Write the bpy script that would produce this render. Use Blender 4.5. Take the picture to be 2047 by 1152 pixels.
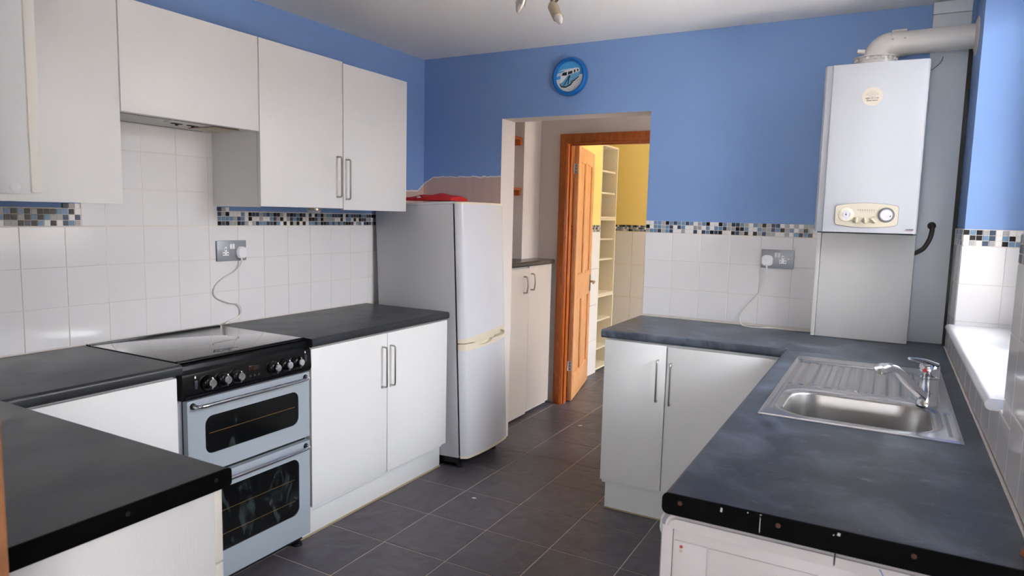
import bpy, bmesh, math, random
from mathutils import Vector, Matrix
random.seed(7)
scene = bpy.context.scene
for o in list(bpy.data.objects): bpy.data.objects.remove(o, do_unlink=True)
COL = scene.collection
PI = math.pi

# ------------------------------------------------------------------ camera
cam_d = bpy.data.cameras.new('camera'); cam = bpy.data.objects.new('camera', cam_d); COL.objects.link(cam)
R_ = Vector((0.87384147, 0.48562911, 0.02377914)); U_ = Vector((-0.0725292, 0.08183711, 0.99400312))
F_ = Vector((-0.48077083, 0.87032583, -0.10673495))
M = Matrix((R_, U_, -F_)).transposed().to_4x4(); M.translation = Vector((2.6931, 0.3518, 1.4501))
cam.matrix_world = M
cam_d.sensor_width = 36.0; cam_d.sensor_fit = 'HORIZONTAL'; cam_d.lens = 1361.376 / 2047 * 36
cam_d.clip_start = 0.02; cam_d.clip_end = 200
cam_d.dof.use_dof = True; cam_d.dof.focus_distance = 3.0; cam_d.dof.aperture_fstop = 7.0
scene.camera = cam

# ------------------------------------------------------------------ light
world = bpy.data.worlds.new('world'); scene.world = world; world.use_nodes = True
nt = world.node_tree; nt.nodes.clear()
wo = nt.nodes.new('ShaderNodeOutputWorld'); bg = nt.nodes.new('ShaderNodeBackground')
tc = nt.nodes.new('ShaderNodeTexCoord'); sp = nt.nodes.new('ShaderNodeSeparateXYZ')
rp = nt.nodes.new('ShaderNodeValToRGB')
nt.links.new(tc.outputs['Generated'], sp.inputs[0]); nt.links.new(sp.outputs['Z'], rp.inputs[0])
rp.color_ramp.elements[0].position = 0.0; rp.color_ramp.elements[0].color = (0.95, 0.97, 1.0, 1)
rp.color_ramp.elements[1].position = 0.9; rp.color_ramp.elements[1].color = (0.86, 0.92, 1.0, 1)
nt.links.new(rp.outputs[0], bg.inputs['Color']); bg.inputs['Strength'].default_value = 10.5
nt.links.new(bg.outputs[0], wo.inputs[0])

def portal(name, loc, w, h, direction):
    l = bpy.data.lights.new(name, 'AREA'); l.shape = 'RECTANGLE'; l.size = w; l.size_y = h; l.energy = 1
    l.cycles.is_portal = True
    o = bpy.data.objects.new(name, l); COL.objects.link(o); o.location = loc
    o.rotation_euler = Vector(direction).to_track_quat('-Z', 'Y').to_euler()
portal('window_portal_kitchen', (3.30, 2.90, 1.70), 1.45, 1.36, (-1, 0, 0))
portal('window_portal_larder', (3.30, 6.08, 1.40), 1.5, 1.6, (-1, 0, 0))
portal('window_portal_passage', (3.30, 4.60, 1.50), 0.75, 1.2, (-1, 0, 0))  # portal of the added passage window
portal('window_portal_hall_end', (2.45, -2.72, 1.16), 0.95, 1.16, (0, 1, 0))  # portal of the added hall fill window
portal('window_portal_hall', (3.40, -0.45, 1.20), 1.5, 1.9, (-1, 0, 0))
sun_d = bpy.data.lights.new('sun', 'SUN'); sun_d.energy = 64; sun_d.angle = math.radians(1.5); sun_d.color = (1.0, 0.965, 0.92)
sun = bpy.data.objects.new('sun', sun_d); COL.objects.link(sun)
sun.rotation_euler = Vector((0.22, 0.62, -0.75)).to_track_quat('-Z', 'Y').to_euler()

scene.view_settings.view_transform = 'Standard'; scene.view_settings.look = 'None'
scene.view_settings.gamma = 1.0; scene.view_settings.use_curve_mapping = False
scene.view_settings.exposure = 1.22

# ------------------------------------------------------------------ materials
def lin(c): return tuple(((v/255)/12.92 if v/255 <= 0.04045 else ((v/255+0.055)/1.055)**2.4) for v in c)
MATS = {}
def mat(name, rgb, rough=0.5, metal=0.0, spec=0.5, noise=None, bump=None, coat=0.0, trans=0.0, emit=None):
    """rgb in sRGB 0..255; noise=(scale, amount); bump=(scale, strength, stretch)"""
    m = bpy.data.materials.new(name); m.use_nodes = True; t = m.node_tree
    b = t.nodes['Principled BSDF']; c = lin(rgb)
    b.inputs['Base Color'].default_value = (*c, 1); b.inputs['Roughness'].default_value = rough
    b.inputs['Metallic'].default_value = metal; b.inputs['Specular IOR Level'].default_value = spec
    if coat: b.inputs['Coat Weight'].default_value = coat; b.inputs['Coat Roughness'].default_value = 0.05
    if trans: b.inputs['Transmission Weight'].default_value = trans
    g = t.nodes.new('ShaderNodeNewGeometry')
    if noise:
        n = t.nodes.new('ShaderNodeTexNoise'); n.inputs['Scale'].default_value = noise[0]; n.inputs['Detail'].default_value = 5
        t.links.new(g.outputs['Position'], n.inputs['Vector'])
        mx = t.nodes.new('ShaderNodeMix'); mx.data_type = 'RGBA'
        k = noise[1]
        mx.inputs['A'].default_value = (*[v*(1-k) for v in c], 1); mx.inputs['B'].default_value = (*[min(1, v*(1+k)) for v in c], 1)
        t.links.new(n.outputs['Fac'], mx.inputs['Factor']); t.links.new(mx.outputs['Result'], b.inputs['Base Color'])
    if bump:
        mp = t.nodes.new('ShaderNodeMapping'); t.links.new(g.outputs['Position'], mp.inputs['Vector'])
        if len(bump) > 2: mp.inputs['Scale'].default_value = bump[2]
        n2 = t.nodes.new('ShaderNodeTexNoise'); n2.inputs['Scale'].default_value = bump[0]; n2.inputs['Detail'].default_value = 3
        t.links.new(mp.outputs[0], n2.inputs['Vector'])
        bp = t.nodes.new('ShaderNodeBump'); bp.inputs['Strength'].default_value = bump[1]; bp.inputs['Distance'].default_value = 0.002
        t.links.new(n2.outputs['Fac'], bp.inputs['Height']); t.links.new(bp.outputs[0], b.inputs['Normal'])
    if emit:
        b.inputs['Emission Color'].default_value = (*lin(emit[0]), 1); b.inputs['Emission Strength'].default_value = emit[1]
    MATS[name] = m
    return m

def wall_blue():
    m = mat('blue_paint', (128, 159, 211), 0.55, bump=(60, 0.10), spec=0.3)
    t = m.node_tree; b = t.nodes['Principled BSDF']; N = t.nodes.new; L = t.links.new
    g = N('ShaderNodeNewGeometry'); s = N('ShaderNodeSeparateXYZ'); L(g.outputs['Position'], s.inputs[0])
    def math_(op, a, b_=None, c=None):
        n = N('ShaderNodeMath'); n.operation = op
        for i, v in enumerate((a, b_, c)):
            if v is None: continue
            if isinstance(v, (int, float)): n.inputs[i].default_value = v
            else: L(v, n.inputs[i])
        return n.outputs[0]
    nz = N('ShaderNodeTexNoise'); nz.inputs['Scale'].default_value = 22; nz.inputs['Detail'].default_value = 6
    L(g.outputs['Position'], nz.inputs['Vector'])
    n_ = math_('MULTIPLY', math_('SUBTRACT', nz.outputs['Fac'], 0.5), 0.028)
    # bare plaster behind the fridge: a ragged edge of old paint, lower on the side wall than on the far wall
    edge = math_('ADD', 1.585, math_('MULTIPLY', math_('SMOOTH_MIN', math_('MAXIMUM', math_('SUBTRACT', math_('ADD', s.outputs['X'], s.outputs['Y']), 3.93), 0.0), 0.14, 0.04), 0.66))
    d = math_('SUBTRACT', math_('ADD', edge, n_), s.outputs['Z'])
    inside = math_('MULTIPLY', math_('LESS_THAN', s.outputs['X'], 0.583), math_('GREATER_THAN', s.outputs['Y'], 3.56))
    bare = math_('MULTIPLY', math_('GREATER_THAN', d, 0.0), inside)
    rim = math_('MULTIPLY', math_('GREATER_THAN', d, -0.008), inside)
    # streaky pink-brown plaster
    mp = N('ShaderNodeMapping'); mp.inputs['Scale'].default_value = (30, 30, 2.5); L(g.outputs['Position'], mp.inputs['Vector'])
    n3 = N('ShaderNodeTexNoise'); n3.inputs['Scale'].default_value = 1; n3.inputs['Detail'].default_value = 4; L(mp.outputs[0], n3.inputs['Vector'])
    pl = N('ShaderNodeMix'); pl.data_type = 'RGBA'; L(n3.outputs['Fac'], pl.inputs['Factor'])
    pl.inputs['A'].default_value = (*lin((196, 160, 146)), 1); pl.inputs['B'].default_value = (*lin((216, 190, 178)), 1)
    # faint roller unevenness in the paint
    n4 = N('ShaderNodeTexNoise'); n4.inputs['Scale'].default_value = 3; n4.inputs['Detail'].default_value = 4; L(g.outputs['Position'], n4.inputs['Vector'])
    pb = N('ShaderNodeMix'); pb.data_type = 'RGBA'; L(n4.outputs['Fac'], pb.inputs['Factor'])
    pb.inputs['A'].default_value = (*lin((124, 156, 208)), 1); pb.inputs['B'].default_value = (*lin((131, 163, 214)), 1)
    m1 = N('ShaderNodeMix'); m1.data_type = 'RGBA'; L(rim, m1.inputs['Factor']); L(pb.outputs['Result'], m1.inputs['A'])
    m1.inputs['B'].default_value = (*lin((232, 226, 226)), 1)
    m2 = N('ShaderNodeMix'); m2.data_type = 'RGBA'; L(bare, m2.inputs['Factor']); L(m1.outputs['Result'], m2.inputs['A']); L(pl.outputs['Result'], m2.inputs['B'])
    L(m2.outputs['Result'], b.inputs['Base Color'])
    return m

def worktop_mat(name, base, worn):
    m = mat(name, base, 0.42, spec=0.45)
    t = m.node_tree; b = t.nodes['Principled BSDF']; N = t.nodes.new; L = t.links.new
    g = N('ShaderNodeNewGeometry')
    n1 = N('ShaderNodeTexNoise'); n1.inputs['Scale'].default_value = 900; n1.inputs['Detail'].default_value = 2; L(g.outputs['Position'], n1.inputs['Vector'])
    n2 = N('ShaderNodeTexNoise'); n2.inputs['Scale'].default_value = 5.5; n2.inputs['Detail'].default_value = 8; n2.inputs['Roughness'].default_value = 0.62
    n2.inputs['Distortion'].default_value = 0.6; L(g.outputs['Position'], n2.inputs['Vector'])
    r2 = N('ShaderNodeValToRGB'); L(n2.outputs['Fac'], r2.inputs[0])
    r2.color_ramp.elements[0].position = 0.44; r2.color_ramp.elements[0].color = (0, 0, 0, 1)
    r2.color_ramp.elements[1].position = 0.78; r2.color_ramp.elements[1].color = (1, 1, 1, 1)
    c = lin(base)
    sp_ = N('ShaderNodeMix'); sp_.data_type = 'RGBA'; L(n1.outputs['Fac'], sp_.inputs['Factor'])
    sp_.inputs['A'].default_value = (*[v*0.75 for v in c], 1); sp_.inputs['B'].default_value = (*[v*1.25 for v in c], 1)
    mp = N('ShaderNodeMapping'); mp.inputs['Scale'].default_value = (14, 26, 10); mp.inputs['Rotation'].default_value = (0, 0, 0.5); L(g.outputs['Position'], mp.inputs['Vector'])
    n5 = N('ShaderNodeTexNoise'); n5.inputs['Scale'].default_value = 1.6; n5.inputs['Detail'].default_value = 9; n5.inputs['Roughness'].default_value = 0.7; n5.inputs['Distortion'].default_value = 0.8; L(mp.outputs[0], n5.inputs['Vector'])
    r5 = N('ShaderNodeValToRGB'); L(n5.outputs['Fac'], r5.inputs[0])
    r5.color_ramp.elements[0].position = 0.60; r5.color_ramp.elements[0].color = (0, 0, 0, 1); r5.color_ramp.elements[1].position = 0.80; r5.color_ramp.elements[1].color = (1, 1, 1, 1)
    mx5 = N('ShaderNodeMath'); mx5.operation = 'ADD'; mx5.use_clamp = True; L(r2.outputs[0], mx5.inputs[0]); L(r5.outputs[0], mx5.inputs[1])
    w = N('ShaderNodeMath'); w.operation = 'MULTIPLY'; L(mx5.outputs[0], w.inputs[0]); w.inputs[1].default_value = worn
    mx = N('ShaderNodeMix'); mx.data_type = 'RGBA'; L(w.outputs[0], mx.inputs['Factor']); L(sp_.outputs['Result'], mx.inputs['A'])
    mx.inputs['B'].default_value = (*lin((150, 160, 178)), 1); L(mx.outputs['Result'], b.inputs['Base Color'])
    rr = N('ShaderNodeMapRange'); L(r2.outputs[0], rr.inputs['Value']); rr.inputs['To Min'].default_value = 0.36; rr.inputs['To Max'].default_value = 0.5
    L(rr.outputs[0], b.inputs['Roughness'])
    bp = N('ShaderNodeBump'); bp.inputs['Strength'].default_value = 0.25; bp.inputs['Distance'].default_value = 0.0006
    n3 = N('ShaderNodeTexNoise'); n3.inputs['Scale'].default_value = 260; n3.inputs['Detail'].default_value = 4; L(g.outputs['Position'], n3.inputs['Vector'])
    L(n3.outputs['Fac'], bp.inputs['Height']); L(bp.outputs[0], b.inputs['Normal'])
    return m

def slate_mat():
    m = mat('slate_tile', (70, 66, 70), 0.42, spec=0.45)
    t = m.node_tree; b = t.nodes['Principled BSDF']; N = t.nodes.new; L = t.links.new
    g = N('ShaderNodeNewGeometry'); oi = N('ShaderNodeObjectInfo')
    ad = N('ShaderNodeVectorMath'); ad.operation = 'ADD'; L(g.outputs['Position'], ad.inputs[0])
    cm = N('ShaderNodeVectorMath'); cm.operation = 'SCALE'; cm.inputs[0].default_value = (7, 13, 29); L(oi.outputs['Random'], cm.inputs['Scale'])
    L(cm.outputs[0], ad.inputs[1])
    n1 = N('ShaderNodeTexNoise'); n1.inputs['Scale'].default_value = 7; n1.inputs['Detail'].default_value = 7; n1.inputs['Distortion'].default_value = 1.5
    L(ad.outputs[0], n1.inputs['Vector'])
    mx = N('ShaderNodeMix'); mx.data_type = 'RGBA'; L(n1.outputs['Fac'], mx.inputs['Factor'])
    mx.inputs['A'].default_value = (*lin((66, 62, 68)), 1); mx.inputs['B'].default_value = (*lin((102, 97, 103)), 1)
    L(mx.outputs['Result'], b.inputs['Base Color'])
    n2 = N('ShaderNodeTexNoise'); n2.inputs['Scale'].default_value = 4.5; n2.inputs['Detail'].default_value = 6; n2.inputs['Distortion'].default_value = 2.5
    n2.inputs['Roughness'].default_value = 0.45; L(ad.outputs[0], n2.inputs['Vector'])
    bp = N('ShaderNodeBump'); bp.inputs['Strength'].default_value = 0.55; bp.inputs['Distance'].default_value = 0.012
    L(n2.outputs['Fac'], bp.inputs['Height']); L(bp.outputs[0], b.inputs['Normal'])
    return m

def wood_mat(name, light, dark, scale=(18, 18, 1.4), rough=0.4):
    m = mat(name, light, rough, spec=0.45)
    t = m.node_tree; b = t.nodes['Principled BSDF']; N = t.nodes.new; L = t.links.new
    g = N('ShaderNodeNewGeometry'); mp = N('ShaderNodeMapping'); mp.inputs['Scale'].default_value = scale
    L(g.outputs['Position'], mp.inputs['Vector'])
    n = N('ShaderNodeTexNoise'); n.inputs['Scale'].default_value = 2.2; n.inputs['Detail'].default_value = 4; n.inputs['Distortion'].default_value = 1.2
    L(mp.outputs[0], n.inputs['Vector'])
    w = N('ShaderNodeMath'); w.operation = 'MULTIPLY'; L(n.outputs['Fac'], w.inputs[0]); w.inputs[1].default_value = 9
    f = N('ShaderNodeMath'); f.operation = 'PINGPONG'; L(w.outputs[0], f.inputs[0]); f.inputs[1].default_value = 1.0
    mx = N('ShaderNodeMix'); mx.data_type = 'RGBA'; L(f.outputs[0], mx.inputs['Factor'])
    mx.inputs['A'].default_value = (*lin(light), 1); mx.inputs['B'].default_value = (*lin(dark), 1)
    L(mx.outputs['Result'], b.inputs['Base Color'])
    return m

def glass_mat(name='window_glass', tint=(1, 1, 1)):
    m = bpy.data.materials.new(name); m.use_nodes = True; t = m.node_tree; t.nodes.clear()
    o = t.nodes.new('ShaderNodeOutputMaterial'); tr = t.nodes.new('ShaderNodeBsdfTransparent'); gl = t.nodes.new('ShaderNodeBsdfGlossy')
    tr.inputs[0].default_value = (*tint, 1); gl.inputs['Roughness'].default_value = 0.02
    fr = t.nodes.new('ShaderNodeFresnel'); fr.inputs[0].default_value = 1.45
    mx = t.nodes.new('ShaderNodeMixShader'); t.links.new(fr.outputs[0], mx.inputs[0]); t.links.new(tr.outputs[0], mx.inputs[1]); t.links.new(gl.outputs[0], mx.inputs[2])
    t.links.new(mx.outputs[0], o.inputs[0]); MATS[name] = m
    return m

def oven_glass_mat():
    m = mat('oven_glass', (10, 11, 12), 0.12, spec=0.5)
    t = m.node_tree; b = t.nodes['Principled BSDF']; N = t.nodes.new; L = t.links.new
    g = N('ShaderNodeNewGeometry'); mp = N('ShaderNodeMapping'); mp.inputs['Scale'].default_value = (1, 1, 0.45); L(g.outputs['Position'], mp.inputs['Vector'])
    n = N('ShaderNodeTexNoise'); n.inputs['Scale'].default_value = 16; n.inputs['Detail'].default_value = 7; n.inputs['Distortion'].default_value = 1.0; L(mp.outputs[0], n.inputs['Vector'])
    r = N('ShaderNodeValToRGB'); L(n.outputs['Fac'], r.inputs[0])
    r.color_ramp.elements[0].position = 0.56; r.color_ramp.elements[0].color = (*lin((11, 12, 13)), 1)
    r.color_ramp.elements[1].position = 0.74; r.color_ramp.elements[1].color = (*lin((58, 66, 66)), 1)
    L(r.outputs[0], b.inputs['Base Color'])
    return m

blue = wall_blue()
white_wall = mat('white_wall_paint', (222, 214, 210), 0.6, bump=(70, 0.08), spec=0.3)
cream_wall = mat('passage_paint', (228, 219, 213), 0.6, bump=(50, 0.1), spec=0.3)
ceil_m = mat('ceiling_paint', (238, 235, 234), 0.8, spec=0.2, bump=(40, 0.08))
yellow = mat('yellow_paint', (246, 220, 138), 0.6, spec=0.3)
grout = mat('grout', (226, 218, 208), 0.85, spec=0.2)
floor_grout = mat('floor_grout', (186, 172, 158), 0.9, spec=0.2, noise=(12, 0.35))
tile_m = mat('white_glazed_tile', (232, 230, 231), 0.12, spec=0.5)
slate = slate_mat()
unit_m = mat('white_woodgrain_laminate', (234, 233, 232), 0.38, spec=0.4, bump=(1, 0.25, (260, 260, 14)))
carcass_m = mat('white_melamine', (226, 226, 226), 0.42, spec=0.4)
edge_m = mat('cream_edging', (232, 228, 220), 0.5)
skirt_m = mat('worn_plinth_edge', (170, 152, 118), 0.7)
top_l = worktop_mat('slate_laminate_worktop', (44, 46, 50), 0.06)
top_r = worktop_mat('worn_slate_laminate_worktop', (54, 61, 74), 0.6)
strip_m = mat('black_end_strip', (4, 4, 5), 0.6, spec=0.08)
steel = mat('brushed_steel', (200, 200, 202), 0.24, 1.0)
steel_b = mat('satin_steel_bowl', (186, 184, 182), 0.33, 1.0)
chrome = mat('chrome', (222, 224, 228), 0.08, 1.0)
nickel = mat('brushed_nickel', (178, 172, 164), 0.3, 1.0)
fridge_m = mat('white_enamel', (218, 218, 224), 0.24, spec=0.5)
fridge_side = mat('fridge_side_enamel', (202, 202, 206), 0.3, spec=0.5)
creamp = mat('aged_cream_plastic', (228, 218, 196), 0.4)
dark_gap = mat('dark_rubber', (44, 42, 44), 0.6)
black_gloss = mat('black_enamel', (7, 7, 9), 0.2, spec=0.35)
black_glass = mat('black_glass', (26, 27, 29), 0.05, spec=0.8, coat=1.0)
black_matt = mat('black_matt_plastic', (16, 16, 18), 0.5)
cook_m = mat('silver_blue_enamel', (168, 177, 186), 0.34, 0.08, spec=0.5)
cook_side = mat('cooker_side_silver', (170, 172, 178), 0.35, 0.2)
oven_glass = oven_glass_mat()
oven_bar = mat('tarnished_shelf_wire', (150, 118, 76), 0.4, 0.8)
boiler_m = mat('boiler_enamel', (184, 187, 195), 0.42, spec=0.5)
pipe_m = mat('flue_enamel', (212, 208, 204), 0.3, spec=0.5)
board_m = mat('white_gloss_board', (222, 228, 234), 0.35)
hose_m = mat('brown_hose', (74, 64, 60), 0.6)
wplastic = mat('white_plastic', (236, 236, 238), 0.3)
cable_m = mat('white_cable', (232, 227, 220), 0.45)
socket_m = mat('metal_socket_plate', (158, 162, 168), 0.42, 0.35)
pine = wood_mat('pine', (236, 184, 132), (218, 152, 98))
pine_d = wood_mat('orange_pine_frame', (190, 104, 46), (166, 82, 32), rough=0.35)
shelf_m = mat('cream_shelving', (226, 214, 188), 0.45)
red_m = mat('red_fabric', (196, 14, 24), 0.6, bump=(300, 0.2))
ring_m = mat('blue_clock_rim', (14, 104, 184), 0.3)
red_dot = mat('red_dot', (200, 60, 74), 0.5)
rust = mat('rusty_screw', (92, 52, 32), 0.6)
blk_print = mat('black_print', (40, 38, 42), 0.6)
red_print = mat('red_print', (196, 74, 70), 0.6)
grey_ring = mat('grey_dial_ring', (112, 112, 120), 0.5)
dial_face = mat('dial_face', (214, 212, 218), 0.35)
frost = mat('frosted_bulb', (212, 206, 202), 0.25, trans=0.25)
holder_glass = mat('amber_holder_glass', (196, 178, 152), 0.22, trans=0.45)
brass = mat('aged_bronze', (112, 92, 74), 0.35, 0.85)
upvc = mat('white_upvc', (232, 234, 236), 0.3)
glass = glass_mat()
plaster = mat('bare_plaster', (196, 150, 122), 0.9)
brown_wood = mat('brown_offcut', (124, 76, 46), 0.6)
paint_blue_fleck = mat('blue_paint_fleck', (120, 152, 206), 0.6)
hood_m = mat('hood_grey', (206, 203, 198), 0.45)
hood_lamp = mat('hood_lamp_cover', (190, 172, 146), 0.3)
MOS = {'W': mat('mosaic_white', (232, 230, 228), 0.28, spec=0.35), 'g': mat('mosaic_grey', (168, 166, 168), 0.28, spec=0.35),
       'b': mat('mosaic_blue', (112, 142, 172), 0.28, spec=0.35), 'D': mat('mosaic_slate_blue', (62, 76, 98), 0.28, spec=0.35), 'K': mat('mosaic_black', (14, 12, 16), 0.28, spec=0.35)}

# ------------------------------------------------------------------ helpers
ORG = {}
def finish(me, ang=32):
    me.polygons.foreach_set('use_smooth', [True]*len(me.polygons))
    me.set_sharp_from_angle(angle=math.radians(ang)); me.update()

def obj(name, bm, material, parent=None, local=False, ang=32):
    """link bm as ONE mesh object; coordinates are world unless local"""
    me = bpy.data.meshes.new(name)
    off = Vector((0, 0, 0))
    if parent is not None:
        off = ORG.get(parent.name, Vector((0, 0, 0)))
    if not local and off.length > 0: bmesh.ops.translate(bm, verts=bm.verts, vec=-off)
    bm.to_mesh(me); bm.free(); finish(me, ang)
    mats = material if isinstance(material, (list, tuple)) else [material]
    for m in mats: me.materials.append(m)
    o = bpy.data.objects.new(name, me); COL.objects.link(o)
    if parent is not None: o.parent = parent; ORG[o.name] = off if not local else Vector((0, 0, 0))
    return o

def tag(o, label=None, cat=None, group=None, kind=None):
    if label: o['label'] = label
    if cat: o['category'] = cat
    if group: o['group'] = group
    if kind: o['kind'] = kind
    return o

def thing(name, label, cat, loc=(0, 0, 0), group=None, kind=None):
    o = bpy.data.objects.new(name, None); COL.objects.link(o); o.location = loc; o.empty_display_size = 0.05
    ORG[o.name] = Vector(loc)
    return tag(o, label, cat, group, kind)

def struct(name, bm, m, label=None):
    o = obj(name, bm, m); o['kind'] = 'structure'
    if label: o['label'] = label
    return o

def nb(): return bmesh.new()

def box(bm, x0, x1, y0, y1, z0, z1, bev=0.0, seg=2, mi=0):
    vs = [bm.verts.new((x, y, z)) for x in (x0, x1) for y in (y0, y1) for z in (z0, z1)]
    q = ((0, 1, 3, 2), (4, 6, 7, 5), (0, 4, 5, 1), (2, 3, 7, 6), (0, 2, 6, 4), (1, 5, 7, 3))
    fs = [bm.faces.new([vs[i] for i in f]) for f in q]
    for f in fs: f.material_index = mi
    if bev > 0:
        es = list({e for f in fs for e in f.edges})
        bmesh.ops.bevel(bm, geom=es, offset=bev, segments=seg, affect='EDGES', profile=0.5)
    return bm

def frame_of(axis):
    a = Vector(axis).normalized()
    u = a.cross(Vector((0, 0, 1)))
    if u.length < 1e-4: u = Vector((1, 0, 0))
    u.normalize(); v = a.cross(u)
    return a, u, v

def lathe(bm, prof, c, axis=(0, 0, 1), seg=28, caps=True, mi=0):
    """prof: list of (r, h) along axis from point c"""
    a, u, v = frame_of(axis); c = Vector(c); rings = []
    for r, h in prof:
        if r < 1e-6: rings.append([bm.verts.new(c + a*h)])
        else: rings.append([bm.verts.new(c + a*h + (u*math.cos(2*PI*i/seg) + v*math.sin(2*PI*i/seg))*r) for i in range(seg)])
    for A, B in zip(rings[:-1], rings[1:]):
        for i in range(seg):
            j = (i+1) % seg
            if len(A) == 1 and len(B) == 1: continue
            if len(A) == 1: f = bm.faces.new((A[0], B[j], B[i]))
            elif len(B) == 1: f = bm.faces.new((A[i], A[j], B[0]))
            else: f = bm.faces.new((A[i], A[j], B[j], B[i]))
            f.material_index = mi
    if caps:
        for Rg in (rings[0], rings[-1]):
            if len(Rg) > 2:
                try: bm.faces.new(Rg).material_index = mi
                except ValueError: pass
    bmesh.ops.recalc_face_normals(bm, faces=bm.faces)
    return bm

def cyl(bm, p0, p1, r0, r1=None, seg=20):
    p0 = Vector(p0); p1 = Vector(p1); r1 = r0 if r1 is None else r1
    return lathe(bm, [(r0, 0), (r1, (p1-p0).length)], p0, p1-p0, seg)

def smooth_path(pts, n=8):
    pts = [Vector(p) for p in pts]; out = []
    for i in range(len(pts)-1):
        p0 = pts[max(i-1, 0)]; p1 = pts[i]; p2 = pts[i+1]; p3 = pts[min(i+2, len(pts)-1)]
        for k in range(n):
            t = k/n
            out.append(0.5*((2*p1) + (p2-p0)*t + (2*p0-5*p1+4*p2-p3)*t*t + (-p0+3*p1-3*p2+p3)*t**3))
    out.append(pts[-1]); return out

def tube(bm, pts, r, seg=10, sm=0):
    pts = smooth_path(pts, sm) if sm else [Vector(p) for p in pts]
    rings = []; u = None
    for i, p in enumerate(pts):
        d = (pts[min(i+1, len(pts)-1)] - pts[max(i-1, 0)]).normalized()
        if u is None: _, u, v = frame_of(d)
        else:
            u = (u - d*u.dot(d)).normalized()
        v = d.cross(u)
        rr = r(i/(len(pts)-1)) if callable(r) else r
        rings.append([bm.verts.new(p + (u*math.cos(2*PI*k/seg) + v*math.sin(2*PI*k/seg))*rr) for k in range(seg)])
    for A, B in zip(rings[:-1], rings[1:]):
        for k in range(seg): bm.faces.new((A[k], A[(k+1) % seg], B[(k+1) % seg], B[k]))
    bm.faces.new(rings[0]); bm.faces.new(rings[-1])
    bmesh.ops.recalc_face_normals(bm, faces=bm.faces)
    return bm

def prism(bm, poly, a, b, axes='xyz', mi=0, taper=None):
    """extrude a 2D polygon; axes[0], axes[1] are the polygon's axes, axes[2] the extrusion from a to b"""
    idx = ['xyz'.index(c) for c in axes]
    def P(p, w):
        v = [0, 0, 0]; v[idx[0]] = p[0]; v[idx[1]] = p[1]; v[idx[2]] = w; return bm.verts.new(v)
    A = [P(p, a) for p in poly]; B = [P(p, b) for p in poly]
    n = len(poly); fs = [bm.faces.new(A), bm.faces.new(B)]
    for i in range(n): fs.append(bm.faces.new((A[i], A[(i+1) % n], B[(i+1) % n], B[i])))
    for f in fs: f.material_index = mi
    bmesh.ops.recalc_face_normals(bm, faces=bm.faces)
    return bm

def rrect(x0, x1, y0, y1, r, n=6):
    pts = []
    for cx, cy, a0 in ((x1-r, y1-r, 0), (x0+r, y1-r, 90), (x0+r, y0+r, 180), (x1-r, y0+r, 270)):
        for k in range(n+1):
            a = math.radians(a0 + 90*k/n); pts.append((cx+r*math.cos(a), cy+r*math.sin(a)))
    return pts

def circle(cx, cy, r, n=28): return [(cx+r*math.cos(2*PI*k/n), cy+r*math.sin(2*PI*k/n)) for k in range(n)]

def text(name, s, size, loc, normal, material, parent, align='CENTER', bold=0.0, squash=1.0):
    cu = bpy.data.curves.new(name, 'FONT'); cu.body = s; cu.size = size; cu.align_x = align; cu.align_y = 'CENTER'; cu.offset = bold
    cu.extrude = 0.0002; cu.resolution_u = 3
    t = bpy.data.objects.new(name, cu); COL.objects.link(t)
    bpy.context.view_layer.update()
    me = bpy.data.meshes.new_from_object(t.evaluated_get(bpy.context.evaluated_depsgraph_get()))
    bpy.data.objects.remove(t, do_unlink=True); bpy.data.curves.remove(cu)
    n = Vector(normal).normalized(); u = Vector((0, 0, 1)).cross(n).normalized(); v = n.cross(u)
    Mx = Matrix((u*squash, v, n)).transposed().to_4x4(); Mx.translation = Vector(loc)
    me.transform(Mx); off = ORG.get(parent.name, Vector((0, 0, 0))); me.transform(Matrix.Translation(-off))
    me.materials.clear(); me.materials.append(material)
    o = bpy.data.objects.new(name, me); COL.objects.link(o); o.parent = parent; ORG[o.name] = off
    return o

# tiles: shared meshes, one object per tile, children of their wall or floor
TM = {}
AX = {'+x': ((0, 1, 0), (0, 0, 1), (1, 0, 0)), '-x': ((0, -1, 0), (0, 0, 1), (-1, 0, 0)), '-y': ((1, 0, 0), (0, 0, 1), (0, -1, 0)), '+z': ((1, 0, 0), (0, 1, 0), (0, 0, 1))}
def tile_mesh(name, w, h, t, bev, m):
    k = (name, round(w, 3), round(h, 3), t, m.name)
    if k not in TM:
        bm = nb(); w2, h2 = w/2, h/2; b = bev
        rings = []
        for (iw, z) in ((0, 0), (0, t-b*0.6), (b, t)):
            rings.append([bm.verts.new((sx*(w2-iw), sy*(h2-iw), z)) for sx, sy in ((-1, -1), (1, -1), (1, 1), (-1, 1))])
        for A, B in zip(rings[:-1], rings[1:]):
            for i in range(4): bm.faces.new((A[i], A[(i+1) % 4], B[(i+1) % 4], B[i]))
        bm.faces.new(rings[-1])
        me = bpy.data.meshes.new(name); bm.to_mesh(me); bm.free(); finish(me, 20); me.materials.append(m); TM[k] = me
    return TM[k]
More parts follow.
